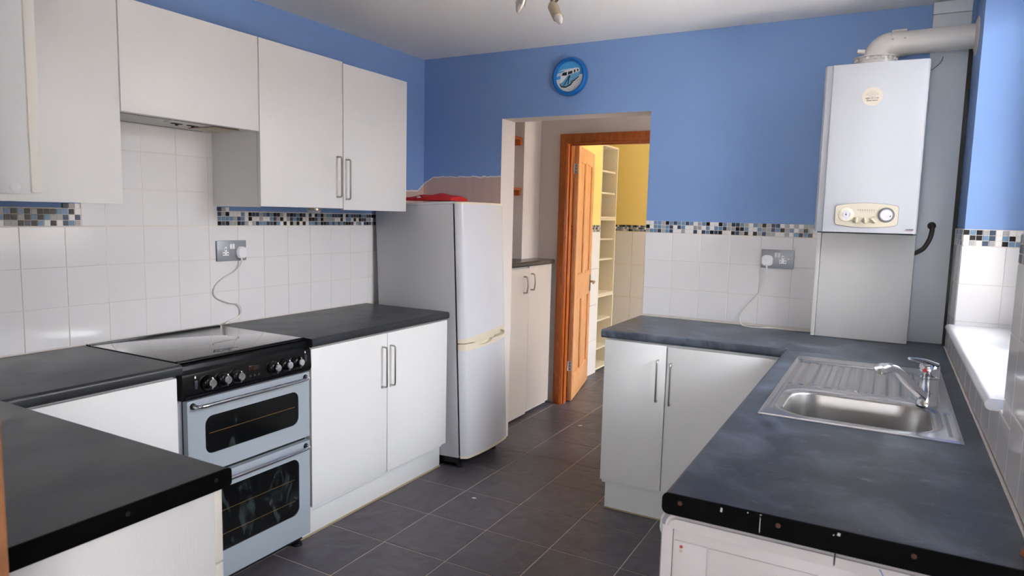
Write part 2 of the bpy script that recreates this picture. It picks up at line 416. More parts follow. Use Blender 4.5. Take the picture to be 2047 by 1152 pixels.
def tile(name, parent, side, u0, u1, v0, v1, base, t, m, bev=0.0015, tilt=0.003, gap=0.0011):
    u0 += gap; u1 -= gap; v0 += gap; v1 -= gap
    me = tile_mesh(name, u1-u0, v1-v0, t, bev, m)
    U, V, N = [Vector(a) for a in AX[side]]
    ax = [abs(c) for c in U]
    uc = (u0+u1)/2
    c = Vector((abs(U.x), abs(U.y), abs(U.z)))*uc + V*((v0+v1)/2) + Vector([abs(q) for q in N])*base
    R = Matrix((U, V, N)).transposed() @ (Matrix.Rotation(random.uniform(-tilt, tilt), 3, 'X') @ Matrix.Rotation(random.uniform(-tilt, tilt), 3, 'Y'))
    o = bpy.data.objects.new(name, me); COL.objects.link(o); o.parent = parent
    Mx = R.to_4x4(); Mx.translation = c; o.matrix_basis = Mx
    return o
def overlap_cut(u0, u1, v0, v1, hole):
    """pieces of a rect left when an axis-aligned hole is cut out"""
    a0, a1, b0, b1 = hole
    if u1 <= a0 or u0 >= a1 or v1 <= b0 or v0 >= b1: return [(u0, u1, v0, v1)]
    out = []
    if v0 < b0: out.append((u0, u1, v0, b0))
    if v1 > b1: out.append((u0, u1, b1, v1))
    w0, w1 = max(v0, b0), min(v1, b1)
    if u0 < a0: out.append((u0, a0, w0, w1))
    if u1 > a1: out.append((a1, u1, w0, w1))
    return [r for r in out if r[1]-r[0] > 0.006 and r[3]-r[2] > 0.006]

# ================================================================== SETTING
H = 2.425; W = 2.948; FX = 0.582; FX1 = 1.511; DZ = 2.028
struct('ceiling', box(nb(), -0.1, 3.3, -2.8, 7.1, H, H+0.1), ceil_m, 'pale grey painted ceiling above the kitchen')
floor = struct('floor', box(nb(), -0.1, 3.3, -2.8, 7.1, -0.12, -0.0002), floor_grout, 'dark slate tiled floor with pale grout lines')
gx0 = 0.835 - 0.3245*3; gy0 = 2.605 - 0.3315*8
for i in range(9):
    for j in range(21):
        x0 = gx0 + 0.3245*i; y0 = gy0 + 0.3315*j
        x1 = min(x0+0.3245, W-0.003); y1 = min(y0+0.3315, 6.945)
        x0 = max(x0, 0.003)
        if x1-x0 < 0.03 or y1-y0 < 0.03: continue
        tile('tile', floor, '+z', x0, x1, y0, y1, -0.006, 0.008, slate, bev=0.0012, tilt=0.0012, gap=0.003)

wl = struct('wall_left', box(nb(), -0.12, 0.0, 0.6, 4.0, 0, H), blue, 'blue painted left wall with white tiles and mosaic border')
bm = nb()
box(bm, -0.12, FX, 4.0, 4.165, 0, H); box(bm, FX1, W, 4.0, 4.165, 0, H); box(bm, FX, FX1, 4.0, 4.165, DZ, H)
for f in bm.faces:
    f.normal_update()
    f.material_index = 0 if f.normal.y < -0.5 else 1
wf = struct('wall_far', bm, [blue, white_wall], 'blue painted far wall with tiles and an open doorway')
# right wall with window openings: kitchen, passage (unseen, added for light), larder
WY0, WY1, WZ0, WZ1 = 2.19, 3.612, 1.03, 2.37
bm = nb()
box(bm, W, 3.26, 0.6, WY0, 0, H); box(bm, W, 3.26, WY1, 4.165, 0, H); box(bm, W, 3.26, WY0, WY1, 0, WZ0); box(bm, W, 3.26, WY0, WY1, WZ1, H)
wr = struct('wall_right', bm, blue, 'blue painted right wall with a deep tiled window recess')
bm = nb()
box(bm, W, 3.26, 4.165, 4.25, 0, H); box(bm, W, 3.26, 4.96, 5.33, 0, H); box(bm, W, 3.26, 4.25, 4.96, 0, 0.95); box(bm, W, 3.26, 4.25, 4.96, 2.06, H)
box(bm, W, 3.26, 6.83, 7.1, 0, H); box(bm, W, 3.26, 5.33, 6.83, 0, 0.6); box(bm, W, 3.26, 5.33, 6.83, 2.2, H)
struct('wall_right_beyond', bm, cream_wall, 'pale right hand wall of the rooms beyond the doorway')
bm = nb(); box(bm, -0.12, 1.847, 0.60, 0.70, 0, H); box(bm, 1.847, W+0.05, 0.60, 0.70, 2.08, H)
struct('wall_near', bm, white_wall, 'near wall with the doorway the camera looks through')
# hall behind the camera
bm = nb(); box(bm, 0.2, 0.3, -2.6, 0.6, 0, H); box(bm, 3.26, 3.36, -2.6, -1.2, 0, H); box(bm, 3.26, 3.36, 0.3, 0.6, 0, H); box(bm, 3.26, 3.36, -1.2, 0.3, 2.15, H); box(bm, 3.26, 3.36, -1.2, 0.3, 0, 0.25)
box(bm, 0.2, 2.0, -2.7, -2.6, 0, H); box(bm, 2.9, 3.36, -2.7, -2.6, 0, H); box(bm, 2.0, 2.9, -2.7, -2.6, 0, 0.6); box(bm, 2.0, 2.9, -2.7, -2.6, 1.72, H)
struct('wall_hall', bm, white_wall, 'white walls of the hall behind the near doorway')

# passage (between far wall and the inner door wall)
struct('wall_passage_side', box(nb(), -0.12, -0.02, 4.165, 4.79, 0, H), cream_wall, 'pale side wall of the passage alcove with the shelves')
struct('wall_passage_left', box(nb(), -0.12, 0.3155, 4.7902, 5.06, 0, H), cream_wall, 'pale boxed corner of the passage above the tall cupboard')
bm = nb(); box(bm, 0.315, 0.535, 5.06, 5.16, 0, H); box(bm, 1.345, W, 5.06, 5.16, 0, H); box(bm, 0.535, 1.345, 5.06, 5.16, 2.0, H)
for f in bm.faces:
    f.normal_update(); f.material_index = 0 if f.normal.y < 0.5 else 1
struct('wall_inner', bm, [cream_wall, yellow], 'pale wall around the pine framed inner doorway')
# larder
bm = nb(); box(bm, 0.2, 0.355, 5.16, 6.22, 0, H); box(bm, -0.2, 0.2, 6.19, 6.22, 0, H); box(bm, -0.2, -0.1, 6.22, 7.05, 0, H)
wll = struct('wall_larder_left', bm, yellow, 'pale yellow side wall with tall white tiles behind the pine door')
wlf = struct('wall_larder_far', box(nb(), -0.2, W+0.1, 6.958, 7.1, 0, H), yellow, 'yellow back wall with tall white tiles beyond the door')

# ---- tiling, left wall
rows = [(0.914, 1.0655), (1.0655, 1.2155), (1.2155, 1.3675)]
obj('grout', box(nb(), 0.0, 0.0062, 0.70, 3.552, 0.86, 1.437), grout, wl)
obj('grout', box(nb(), 0.0, 0.0062, 3.552, 3.598, 0.86, 1.065), grout, wl)
obj('grout', box(nb(), 0.0, 0.0062, 1.826, 2.424, 1.437, 1.79), grout, wl)
c0 = 1.6115 - 0.1535*6
cols = [c0 + 0.1535*k for k in range(0, 21)]
for k in range(20):
    y0, y1 = cols[k], cols[k+1]
    for r, (z0, z1) in enumerate(rows):
        ya, yb = max(y0, 0.70), min(y1, 3.6 if r == 0 else 3.555)
        if yb-ya > 0.02: tile('tile', wl, '+x', ya, yb, z0, z1, 0.001, 0.007, tile_m)
for z0, z1 in ((1.3685, 1.5175), (1.5175, 1.6695), (1.6695, 1.79)):
    for k in range(18):
        ya, yb = max(cols[k], 1.8265), min(cols[k+1], 2.4235)
        if yb-ya > 0.02: tile('tile', wl, '+x', ya, yb, z0, z1, 0.001, 0.007, tile_m)
def mosaic(parent, side, ustart, du, seqs, z0, base, dz=0.0214):
    for r, s in enumerate(seqs):
        for k, ch in enumerate(s):
            if ch == ' ': continue
            u = ustart + du*k; a, b = (u, u+du) if du > 0 else (u+du, u)
            tile('mosaic_tile', parent, side, a, b, z0+dz*r, z0+dz*(r+1), base, 0.0068, MOS[ch], bev=0.0008, gap=0.0012, tilt=0.004)
# right block on the left wall, rows bottom to top
mosaic(wl, '+x', 2.4255, 0.02145, ["KDKggKDgWgDbbDDKbWKWKgKWKWbbDbKKDbDbDbDKKDWgbWDKDg"[:52].ljust(52, 'D'),
       "bbbbgDbWKWWgWWbDgKWgDbDKWWKKDgKggggWWKWbbWKWKDDgbWgKD"[:52],
       "DgKWWWbWKDDgbDbKKgWDKDbKDWDWKbKgbbDDDKWKbDDDKbbDKKDK"[:52], "DgW"], 1.3695, 0.001)
mosaic(wl, '+x', 1.8245, -0.02145, ["gbDWKWbKDKggWbKgKDWbgKDgWbK", "DWDggbKbKgKKbDgKWbKDgbWKgDb", "WKbbKKKgKbKbgKDWbgDKbWgDKgb", "WgDW"[:3]], 1.3695, 0.001)
# ---- tiling, far wall
obj('grout', box(nb(), FX1+0.001, 2.79, 3.9938, 4.0, 0.86, 1.437), grout, wf)
for k in range(9):
    x0 = 1.513 + 0.1518*k; x1 = min(x0+0.1518, 2.79)
    for z0, z1 in ((0.921, 1.0695), (1.0695, 1.2215), (1.2215, 1.3715)):
        if x1-x0 > 0.02: tile('tile', wf, '-y', x0, x1, z0, z1, 3.999, 0.007, tile_m)
mosaic(wf, '-y', 1.513, 0.02165, ["gbbDgbDWWgWWDWDbKDKWWKDgKWKgDggWWgWbKbKW", "KWbbgbDWDbWWggWbWbbDggKKbWWbggDbKgbWgKgW",
       "WWbbgKbDbbDbWgbKWWKbgDDbgWbgKgDDWgWgWggb"], 1.3735, 3.999)
# ---- tiling, right wall and window reveal
obj('grout', box(nb(), W-0.0062, W, 0.70, 3.99, 0.86, WZ0), grout, wr)
obj('grout', box(nb(), W-0.0062, W, 0.70, WY0, WZ0, 1.437), grout, wr)
obj('grout', box(nb(), W-0.0062, W, WY1, 3.99, WZ0, 1.437), grout, wr)
hole = (WY0, WY1-0.001, 1.028, 3)
for k in range(22):
    y1 = 3.604 + 0.3 - 0.1525*k; y0 = y1-0.1525
    if y0 < 0.70: break
    if y0 > 3.45: 
        pass
    for z0, z1 in ((0.914, 1.0665), (1.0665, 1.2175), (1.2175, 1.3695)):
        for a, b, c, d in overlap_cut(y0, y1, z0, z1, hole): tile('tile', wr, '-x', a, b, c, d, W-0.001, 0.007, tile_m)
rs = lambda n: ''.join(random.choice('WWWgbbDDKKg') for _ in range(n))
mosaic(wr, '-x', WY1, 0.0215, ["DgbWDbDgKWbDg", "gDbDKWbDgbWKD", "DgDbKbWDbgKDb"], 1.371, W-0.001)
mosaic(wr, '-x', WY0, -0.0215, ["DKgbWDKbgDWKbDgKWbDg", "KDbgKWDbKgbDWKDbgKWD", "DgKDbWgKDbgWKDbDgKbW"], 1.371, W-0.001)
obj('grout', box(nb(), W, 3.16, WY1-0.0062, WY1, WZ0, 1.437), grout, wr)
for z0, z1 in ((1.05, 1.0665), (1.0665, 1.2175), (1.2175, 1.3695)):
    for x0, x1 in ((W-0.006, 3.088), (3.088, 3.16)):
        tile('tile', wr, '-y', x0, x1, z0, z1, WY1-0.001, 0.007, tile_m, tilt=0.001)
mosaic(wr, '-y', W-0.004, 0.0215, ["WgWDgWKbbD", "WKKbDWbKWg", "KbKgDWgWWb"], 1.371, WY1-0.001)

# ---- tiling, larder (tall tiles)
for z0, z1 in ((0.0, 0.3145), (0.3145, 0.6475), (0.6475, 0.9805), (0.9805, 1.3135)):
    for a, b in ((5.22, 5.47), (5.47, 5.72), (5.72, 5.97), (5.97, 6.218)):
        tile('tile', wll, '+x', a, b, z0, z1, 0.355, 0.008, tile_m)
    for k in range(10):
        x0 = 0.17 + 0.25*k; tile('tile', wlf, '-y', x0, x0+0.25, z0, z1, 6.958, 0.008, tile_m)
bm = nb()
def mosaic_stuff(parent, side, n, start):
    groups = {k: nb() for k in MOS}
    for r in range(3):
        for k in range(n):
            ch = random.choice('WWgbDDKKbg'); u = start + 0.0205*k; z = 1.3155 + 0.0205*r
            if side == '+x': box(groups[ch], 0.355, 0.362, u+.001, u+.0195, z+.001, z+.0195)
            else: box(groups[ch], u+.001, u+.0195, 6.951, 6.958, z+.001, z+.0195)
    for ch, b in groups.items():
        o = obj('mosaic_border', b, MOS[ch], parent); o['kind'] = 'stuff'
mosaic_stuff(wll, '+x', 40, 5.40); mosaic_stuff(wlf, '-y', 60, 0.17)

# ---- coving block and white boxing board beside the boiler
bd = thing('boxing_board', 'white board boxing in the corner right of the boiler', 'panel', (2.85, 3.97, 0.912))
obj('board', box(nb(), 2.786, 2.930, 3.970, 3.988, 0.912, 2.372, 0.001), board_m, bd)
obj('gap_shade_strip', box(nb(), 2.9305, 2.9475, 3.982, 3.990, 0.912, 2.30), black_matt, bd)  # black strip standing in for the shade inside the gap
obj('head_piece', box(nb(), 2.785, 2.930, 3.966, 3.990, 2.374, H-0.001, 0.002), board_m, bd)

# ---- windows
def window(name, y0, y1, z0, z1, x, label, mull):
    bm = nb(); fw = 0.06
    box(bm, x, x+0.06, y0, y1, z0, z0+fw, 0.004); box(bm, x, x+0.06, y0, y1, z1-fw, z1, 0.004)
    box(bm, x, x+0.06, y0, y0+fw, z0+fw, z1-fw, 0.004); box(bm, x, x+0.06, y1-fw, y1, z0+fw, z1-fw, 0.004)
    for mY in mull: box(bm, x, x+0.06, mY-0.03, mY+0.03, z0+fw, z1-fw, 0.004)
    w = struct(name, bm, upvc, label)
    ed = [y0+fw] + [v for mY in mull for v in (mY-0.03, mY+0.03)] + [y1-fw]
    for a, b in zip(ed[0::2], ed[1::2]): obj('pane', box(nb(), x+0.027, x+0.031, a, b, z0+fw, z1-fw), glass, w)
window('window_1', WY0, WY1, WZ0+0.02, WZ1, 3.165, 'white framed kitchen window over the sink', [2.66, 3.14])
window('window_fill_passage', 4.25, 4.96, 0.95, 2.06, 3.165, 'small unseen white framed window added to brighten the passage', [])  # unseen window, added to lift the light in the passage
window('window_2', 5.33, 6.83, 0.6, 2.2, 3.165, 'white framed window of the room beyond', [6.05])
window('window_3', -1.2, 0.3, 0.25, 2.15, 3.28, 'white glazed hall door beside the camera', [-0.45])
bm = nb(); box(bm, 2.0, 2.9, -2.68, -2.62, 0.6, 0.66); box(bm, 2.0, 2.9, -2.68, -2.62, 1.66, 1.72); box(bm, 2.0, 2.06, -2.68, -2.62, 0.66, 1.66); box(bm, 2.84, 2.9, -2.68, -2.62, 0.66, 1.66)
w5 = struct('window_fill_hall', bm, upvc, 'unseen white framed hall window added as fill behind the camera')  # unseen opening, added for fill on surfaces facing the camera
obj('pane', box(nb(), 2.06, 2.84, -2.655, -2.651, 0.66, 1.66), glass, w5)
# sill with a bullnose
sill = nb()
pr = [(3.17, 1.024), (3.17, 1.052)] + [(2.926+0.014*math.cos(a), 1.038+0.014*math.sin(a)) for a in [PI/2 + PI*k/10 for k in range(11)]]
prism(sill, pr, 2.27-0.02, WY1-0.008, 'xzy')
o = struct('trim_1', sill, mat('sill_gloss_paint', (238, 238, 240), 0.22), 'white bullnosed window sill above the sink')
# outside: paved yard, and an unseen wall added to block the low sky
tag(obj('outside_ground', box(nb(), -30, 40, -40, 40, -0.5, -0.3), mat('pale_paving', (196, 192, 186), 0.9)), 'pale paved yard outside the windows', None, None, 'structure')
tag(obj('wall_sky_blocker', box(nb(), 7.4, 7.6, -20, 24, -0.3, 2.7), mat('blocker_render', (118, 112, 108), 0.9)), 'unseen rendered wall added across the yard to block low sky', None, None, 'structure')

# ---- near doorway casing (orange wood, at the left edge) 
bm = nb(); box(bm, 1.775, 1.8465, 0.701, 0.722, 0, 0.828, 0.003); box(bm, 1.775, 1.8465, 0.701, 0.722, 0.832, 2.08, 0.003)
struct('door_1', bm, wood_mat('brown_pine_casing', (132, 90, 60), (112, 74, 46), rough=0.5), 'orange pine casing of the near doorway at the left edge')
# ---- inner doorway frame: casing, jambs, stop
bm = nb()
box(bm, 0.488, 0.546, 5.030, 5.06, 0, 2.057, 0.005); box(bm, 0.540, 0.553, 5.036, 5.06, 0, 1.985, 0.003)
box(bm, 1.335, 1.395, 5.030, 5.06, 0, 2.057, 0.005); box(bm, 0.546, 1.335, 5.030, 5.06, 1.995, 2.057, 0.005); box(bm, 0.553, 1.33, 5.036, 5.06, 1.984, 1.997, 0.003)
box(bm, 0.535, 0.556, 5.042, 5.142, 0, 2.0, 0.002); box(bm, 1.325, 1.345, 5.042, 5.16, 0, 2.0, 0.002); box(bm, 0.556, 1.325, 5.042, 5.16, 1.986, 2.0, 0.001)
box(bm, 0.556, 0.566, 5.070, 5.100, 0, 1.986, 0.002); box(bm, 1.315, 1.325, 5.070, 5.100, 0, 1.986, 0.001); box(bm, 0.566, 1.315, 5.070, 5.100, 1.974, 1.986, 0.001)
struct('door_2', bm, pine_d, 'orange pine casing and jamb of the inner doorway')

# ---- pine four panel door, swung open
bp = Vector((0.592, 5.156, 0.0)); ud = Vector((-0.2307, 0.973, 0)); nd = Vector((0.973, 0.2307, 0))
door = bpy.data.objects.new('panel_door', None); COL.objects.link(door)
tag(door, 'stripped pine four panel door standing open beyond the doorway', 'door'); ORG[door.name] = Vector((0, 0, 0))
Md = Matrix((ud, nd, Vector((0, 0, 1)))).transposed().to_4x4(); Md.translation = bp; door.matrix_world = Md
# local: x along the leaf 0..0.765, y towards the visible face (0 = that face), z up
dw, dh, dt, st = 0.765, 1.985, 0.036, 0.095
bm = nb()
for x0, x1 in ((0.002, st), (dw-st, dw)): box(bm, x0, x1, -dt, 0, 0.008, dh, 0.002)
for z0, z1 in ((0.008, 0.20), (0.80, 0.985), (dh-0.105, dh)): box(bm, st, dw-st, -dt, 0, z0, z1, 0.001)
mxc = dw/2; box(bm, mxc-0.045, mxc+0.045, -dt, 0, 0.20, 0.80, 0.001); box(bm, mxc-0.045, mxc+0.045, -dt, 0, 0.985, dh-0.105, 0.001)
obj('frame', bm, pine, door, local=True)
for x0, x1 in ((st, mxc-0.045), (mxc+0.045, dw-st)):
    for z0, z1 in ((0.20, 0.80), (0.985, dh-0.105)):
        bm = nb(); box(bm, x0, x1, -dt+0.010, -0.012, z0, z1)
        m_ = 0.012
        for a in (-1, 1):
            yb = -0.012 if a > 0 else -dt+0.012
            yf = -0.002 if a > 0 else -dt+0.002
            box(bm, x0, x0+m_, min(yb, yf), max(yb, yf), z0, z1, 0.002); box(bm, x1-m_, x1, min(yb, yf), max(yb, yf), z0, z1, 0.002)
            box(bm, x0, x1, min(yb, yf), max(yb, yf), z0, z0+m_, 0.002); box(bm, x0, x1, min(yb, yf), max(yb, yf), z1-m_, z1, 0.002)
        obj('panel', bm, pine, door, local=True)
for z in (0.287, 1.81):
    bm = nb(); box(bm, -0.002, 0.0025, -0.034, -0.004, z-0.038, z+0.038); cyl(bm, (-0.004, -0.036, z-0.038), (-0.004, -0.036, z+0.038), 0.005, seg=10)
    h = obj('hinge', bm, mat('satin_hinge', (196, 198, 198), 0.45, 0.2), door, local=True)
    b2 = nb()
    for dz in (-0.024, 0, 0.024): cyl(b2, (-0.0035, -0.019, z+dz), (-0.0015, -0.019, z+dz), 0.004, seg=8)
    obj('screw', b2, black_matt, h, local=True)
bm = nb(); box(bm, dw-0.075, dw-0.030, 0.0, 0.006, 0.81, 0.95, 0.002); cyl(bm, (dw-0.052, 0.0, 0.89), (dw-0.052, 0.045, 0.89), 0.009, seg=12)
tube(bm, [(dw-0.052, 0.045, 0.89), (dw-0.10, 0.048, 0.891), (dw-0.155, 0.046, 0.886)], 0.008, 10, 4)
obj('handle', bm, nickel, door, local=True)

# ================================================================== WORKTOPS
TZ, BZ = 0.911, 0.873
def nose_profile(back, front, z0=BZ, z1=TZ, r=0.012, n=5):
    """2D profile (depth, z); rounded top and bottom at the front edge; front may be < back"""
    s = 1 if front > back else -1
    pts = [(back, z0), (back, z1)]
    pts += [(front - s*r + s*r*math.sin(a), z1 - r + r*math.cos(a)) for a in [PI/2*k/n for k in range(n+1)]]
    pts += [(front - s*r + s*r*math.cos(a), z0 + r - r*math.sin(a)) for a in [PI/2*k/n for k in range(n+1)]]
    return pts
o = obj('worktop', prism(nb(), nose_profile(0.008, 0.60), 0.704, 1.815, 'xzy'), top_l)
tag(o, 'dark slate worktop along the left wall, left of the cooker', 'worktop', 'dark kitchen worktops')
o = obj('worktop', prism(nb(), nose_profile(0.008, 0.60), 2.418, 3.437, 'xzy'), top_l)
tag(o, 'dark slate worktop between the cooker and the fridge', 'worktop', 'dark kitchen worktops')
pw = thing('worktop', 'dark worktop of the near left peninsula with a black end strip', 'worktop', (1.06, 1.0, BZ), 'dark kitchen worktops')
obj('top', prism(nb(), nose_profile(0.704, 1.276, BZ, TZ+0.001), 0.601, 1.518, 'yzx'), top_l, pw)
es = obj('end_strip', prism(nb(), rrect(0.704, 1.277, BZ-0.001, TZ+0.001, 0.009, 4), 1.5182, 1.522, 'yzx'), strip_m, pw)
for y in (1.239, 1.054): obj('screw', cyl(nb(), (1.5215, y, 0.895), (1.5228, y, 0.895), 0.0045, seg=14), black_matt, es)
# far right run
bm = nb(); prism(bm, nose_profile(3.992, 3.400), 1.506, 2.333, 'yzx'); box(bm, 2.3332, 2.938, 3.4012, 3.992, BZ, TZ)
tag(obj('worktop', bm, top_r), 'dark worktop under the boiler along the far wall', 'worktop', 'dark kitchen worktops')
# right leg, cut out for the sink
SX0, SX1, SY0, SY1 = 2.400, 2.890, 2.325, 3.282
rw = thing('worktop', 'worn bluish dark worktop around the sink under the window', 'worktop', (2.64, 2.5, BZ), 'dark kitchen worktops')
bm = nb()
prism(bm, nose_profile(SX0+0.03, 2.335), 1.642, 3.3995, 'xzy')
box(bm, SX1-0.02, 2.938, 1.642, 3.3995, BZ, TZ)
box(bm, SX0+0.03, SX1-0.02, 1.642, SY0+0.02, BZ, TZ); box(bm, SX0+0.03, SX1-0.02, SY1-0.02, 3.3995, BZ, TZ)
obj('top', bm, top_r, rw)
es = obj('end_strip', prism(nb(), rrect(2.334, 2.938, BZ-0.004, TZ+0.001, 0.013, 5), 1.6375, 1.6418, 'xzy'), strip_m, rw)
for x in (2.370, 2.551, 2.766): obj('screw', cyl(nb(), (x, 1.6385, 0.896), (x, 1.6368, 0.896), 0.0045, seg=14), rust, es)
for x, z, w_, h_ in ((2.449, 0.902, 0.0022, 0.0045), (2.497, 0.908, 0.0012, 0.0012), (2.520, 0.909, 0.0018, 0.0008), (2.651, 0.905, 0.003, 0.003), (2.643, 0.902, 0.0012, 0.0012), (2.5195, 0.890, 0.0006, 0.016)):
    obj('chip', prism(nb(), [(x-w_, z-h_*0.8), (x+w_*0.7, z-h_), (x+w_, z+h_*0.7), (x-w_*0.5, z+h_)], 1.6374, 1.6368, 'xzy'), edge_m, es)
obj('sealant', tube(nb(), [(2.9372-random.uniform(0, 0.0012), 1.66+0.03*k, TZ+0.001) for k in range(76)], 0.0036, 6), mat('white_sealant', (226, 218, 214), 0.4), rw)

# ================================================================== SINK AND TAP
def sd_rrect(x, y, cx, cy, hx, hy, r):
    qx, qy = abs(x-cx)-hx+r, abs(y-cy)-hy+r
    return math.hypot(max(qx, 0), max(qy, 0)) + min(max(qx, qy), 0) - r
def sst(a, b, x):
    t = min(max((x-a)/(b-a), 0), 1); return t*t*(3-2*t)
def sink_z(x, y):
    e = min(x-SX0, SX1-x, y-SY0, SY1-y)
    z = 0.0012 + 0.0035*sst(0, 0.006, e)
    # long pressed troughs beside both long rims
    # bowl
    d = sd_rrect(x, y, 2.640, 2.532, 0.197, 0.162, 0.095)
    z -= 0.006*sst(0.018, 0.0, d)
    # drainer
    dd = sd_rrect(x, y, 2.640, 2.965, 0.215, 0.215, 0.02)
    if dd < 0.01:
        dep = sst(0.010, -0.004, dd)
        z -= 0.005*dep
        ph = (x-2.452)/0.0395
        fr = ph - math.floor(ph)
        ridge = sst(0.12, 0.24, fr)*sst(0.80, 0.68, fr)
        yy = sst(2.745, 2.765, y)*sst(3.165, 3.14, y)
        z += 0.0048*ridge*yy*dep
    for cx in (2.418, 2.872):
        dt_ = sd_rrect(x, y, cx, 2.80 if cx < 2.6 else 2.50, 0.008, 0.40 if cx < 2.6 else 0.13, 0.006)
        z -= 0.003*sst(0.003, -0.003, dt_)
    return TZ + z
sink = thing('sink', 'stainless steel inset sink with ribbed drainer under the window', 'sink', (2.645, 2.8, TZ))
bm = nb(); nx, ny = 124, 236
V = [[None]*(ny+1) for _ in range(nx+1)]
for i in range(nx+1):
    for j in range(ny+1):
        x = SX0+(SX1-SX0)*i/nx; y = SY0+(SY1-SY0)*j/ny
        V[i][j] = bm.verts.new((x, y, sink_z(x, y)))
for i in range(nx):
    for j in range(ny):
        cx, cy = SX0+(SX1-SX0)*(i+.5)/nx, SY0+(SY1-SY0)*(j+.5)/ny
        if sd_rrect(cx, cy, 2.640, 2.532, 0.197, 0.162, 0.095) < -0.006: continue
        bm.faces.new((V[i][j], V[i+1][j], V[i+1][j+1], V[i][j+1]))
bmesh.ops.delete(bm, geom=[v for v in bm.verts if not v.link_faces], context='VERTS')
obj('basin', bm, steel, sink, ang=70)
bm = nb(); zt = sink_z(2.640, 2.532) ; rings = []
prof_ = [(0.004, 0.0006), (-0.004, 0.0002), (-0.008, -0.0025), (-0.010, -0.007), (-0.014, -0.08), (-0.017, -0.125)]
prof_ += [(-0.017-0.03*(1-math.cos(a)), -0.125-0.03*math.sin(a)) for a in [PI/2*k/7 for k in range(1, 8)]]
for e, dz in prof_:
    rings.append([bm.verts.new((x, y, zt+dz)) for x, y in rrect(2.640-0.197-e, 2.640+0.197+e, 2.532-0.162-e, 2.532+0.162+e, max(0.095+e, 0.03), 12)])
for A, B in zip(rings[:-1], rings[1:]):
    for k in range(len(A)): bm.faces.new((A[k], A[(k+1) % len(A)], B[(k+1) % len(A)], B[k]))
bm.faces.new(rings[-1]); bmesh.ops.recalc_face_normals(bm, faces=bm.faces); bmesh.ops.reverse_faces(bm, faces=bm.faces)
obj('bowl', bm, steel_b, sink, ang=60)
bz = zt-0.155
wst = obj('waste', lathe(nb(), [(0.0, 0.001), (0.022, 0.001), (0.030, 0.003), (0.040, 0.003), (0.043, 0.0)], (2.64, 2.55, bz), seg=28), chrome, sink)
obj('overflow_slot', prism(nb(), rrect(2.452, 2.476, 2.690, 2.722, 0.008, 4), TZ+0.0015, TZ+0.0042, 'xyz'), steel_b, sink)

tap = thing('mixer_tap', 'chrome single lever mixer tap behind the sink bowl', 'tap', (2.822, 2.70, TZ+0.004))
T0 = Vector((2.822, 2.70, TZ+0.003))
obj('body', lathe(nb(), [(0.030, 0), (0.030, 0.006), (0.0285, 0.010), (0.027, 0.03), (0.027, 0.040), (0.0262, 0.041), (0.0262, 0.082), (0.0275, 0.084), (0.0275, 0.090), (0.024, 0.093)], T0, seg=32), chrome, tap)
sp_d = Vector((-0.132, -0.155, 0)).normalized()
bm = nb()
pth = smooth_path([T0+Vector((0, 0, 0.024))+sp_d*0.015, T0+sp_d*0.060+Vector((0, 0, 0.058)), T0+sp_d*0.115+Vector((0, 0, 0.100)), T0+sp_d*0.150+Vector((0, 0, 0.122)), T0+sp_d*0.178+Vector((0, 0, 0.126)), T0+sp_d*0.200+Vector((0, 0, 0.122))], 6)
side = sp_d.cross(Vector((0, 0, 1))).normalized(); rings = []
for i, p in enumerate(pth):
    d = (pth[min(i+1, len(pth)-1)]-pth[max(i-1, 0)]).normalized(); up = side.cross(d).normalized()
    if up.z < 0: up = -up
    w_, h_ = 0.0155, 0.0105
    rings.append([bm.verts.new(p + side*a*w_ + up*b*h_) for a, b in ((-1, -1), (0, -1.08), (1, -1), (1.12, 0), (0.9, 0.8), (0, 1.15), (-0.9, 0.8), (-1.12, 0))])
for A, B in zip(rings[:-1], rings[1:]):
    for k in range(8): bm.faces.new((A[k], A[(k+1) % 8], B[(k+1) % 8], B[k]))
bm.faces.new(rings[0]); bm.faces.new(rings[-1]); bmesh.ops.recalc_face_normals(bm, faces=bm.faces)
sp_o = obj('spout', bm, chrome, tap, ang=50)
tipc = T0+sp_d*0.190+Vector((0, 0, 0.106))
obj('aerator', lathe(nb(), [(0.0095, 0), (0.011, 0.002), (0.011, 0.014)], tipc, seg=18), nickel, sp_o)
bm = nb()
lathe(bm, [(0.0265, 0.091), (0.0275, 0.094), (0.0275, 0.108), (0.0265, 0.120), (0.020, 0.129), (0.008, 0.133), (0, 0.1335)], T0, seg=28)
lv = obj('lever', bm, chrome, tap, ang=50)
bm = nb(); lp = [T0+Vector((0.018, 0, 0.118)), T0+Vector((-0.012, -0.006, 0.130)), T0+Vector((-0.034, -0.016, 0.136)), T0+Vector((-0.055, -0.026, 0.139))]
pp = smooth_path(lp, 5); rings = []
for i, p in enumerate(pp):
    t = i/(len(pp)-1); d = (pp[min(i+1, len(pp)-1)]-pp[max(i-1, 0)]).normalized(); sd = d.cross(Vector((0, 0, 1))).normalized(); up = sd.cross(d)
    w_ = 0.022*(1-t)+0.008*t; h_ = 0.012*(1-t)+0.004*t
    rings.append([bm.verts.new(p+sd*w_*math.cos(2*PI*k/12)+up*h_*math.sin(2*PI*k/12)) for k in range(12)])
for A, B in zip(rings[:-1], rings[1:]):
    for k in range(12): bm.faces.new((A[k], A[(k+1) % 12], B[(k+1) % 12], B[k]))
bm.faces.new(rings[0]); bm.faces.new(rings[-1]); bmesh.ops.recalc_face_normals(bm, faces=bm.faces)
obj('lever_arm', bm, chrome, lv, ang=50)
dc = T0+Vector((-0.012, -0.0245, 0.108)); dn = Vector((-0.44, -0.9, 0)).normalized()
obj('hot_cold_marker', lathe(nb(), [(0.0055, 0), (0.0055, 0.0012), (0, 0.0014)], dc, dn, 16), red_dot, lv)

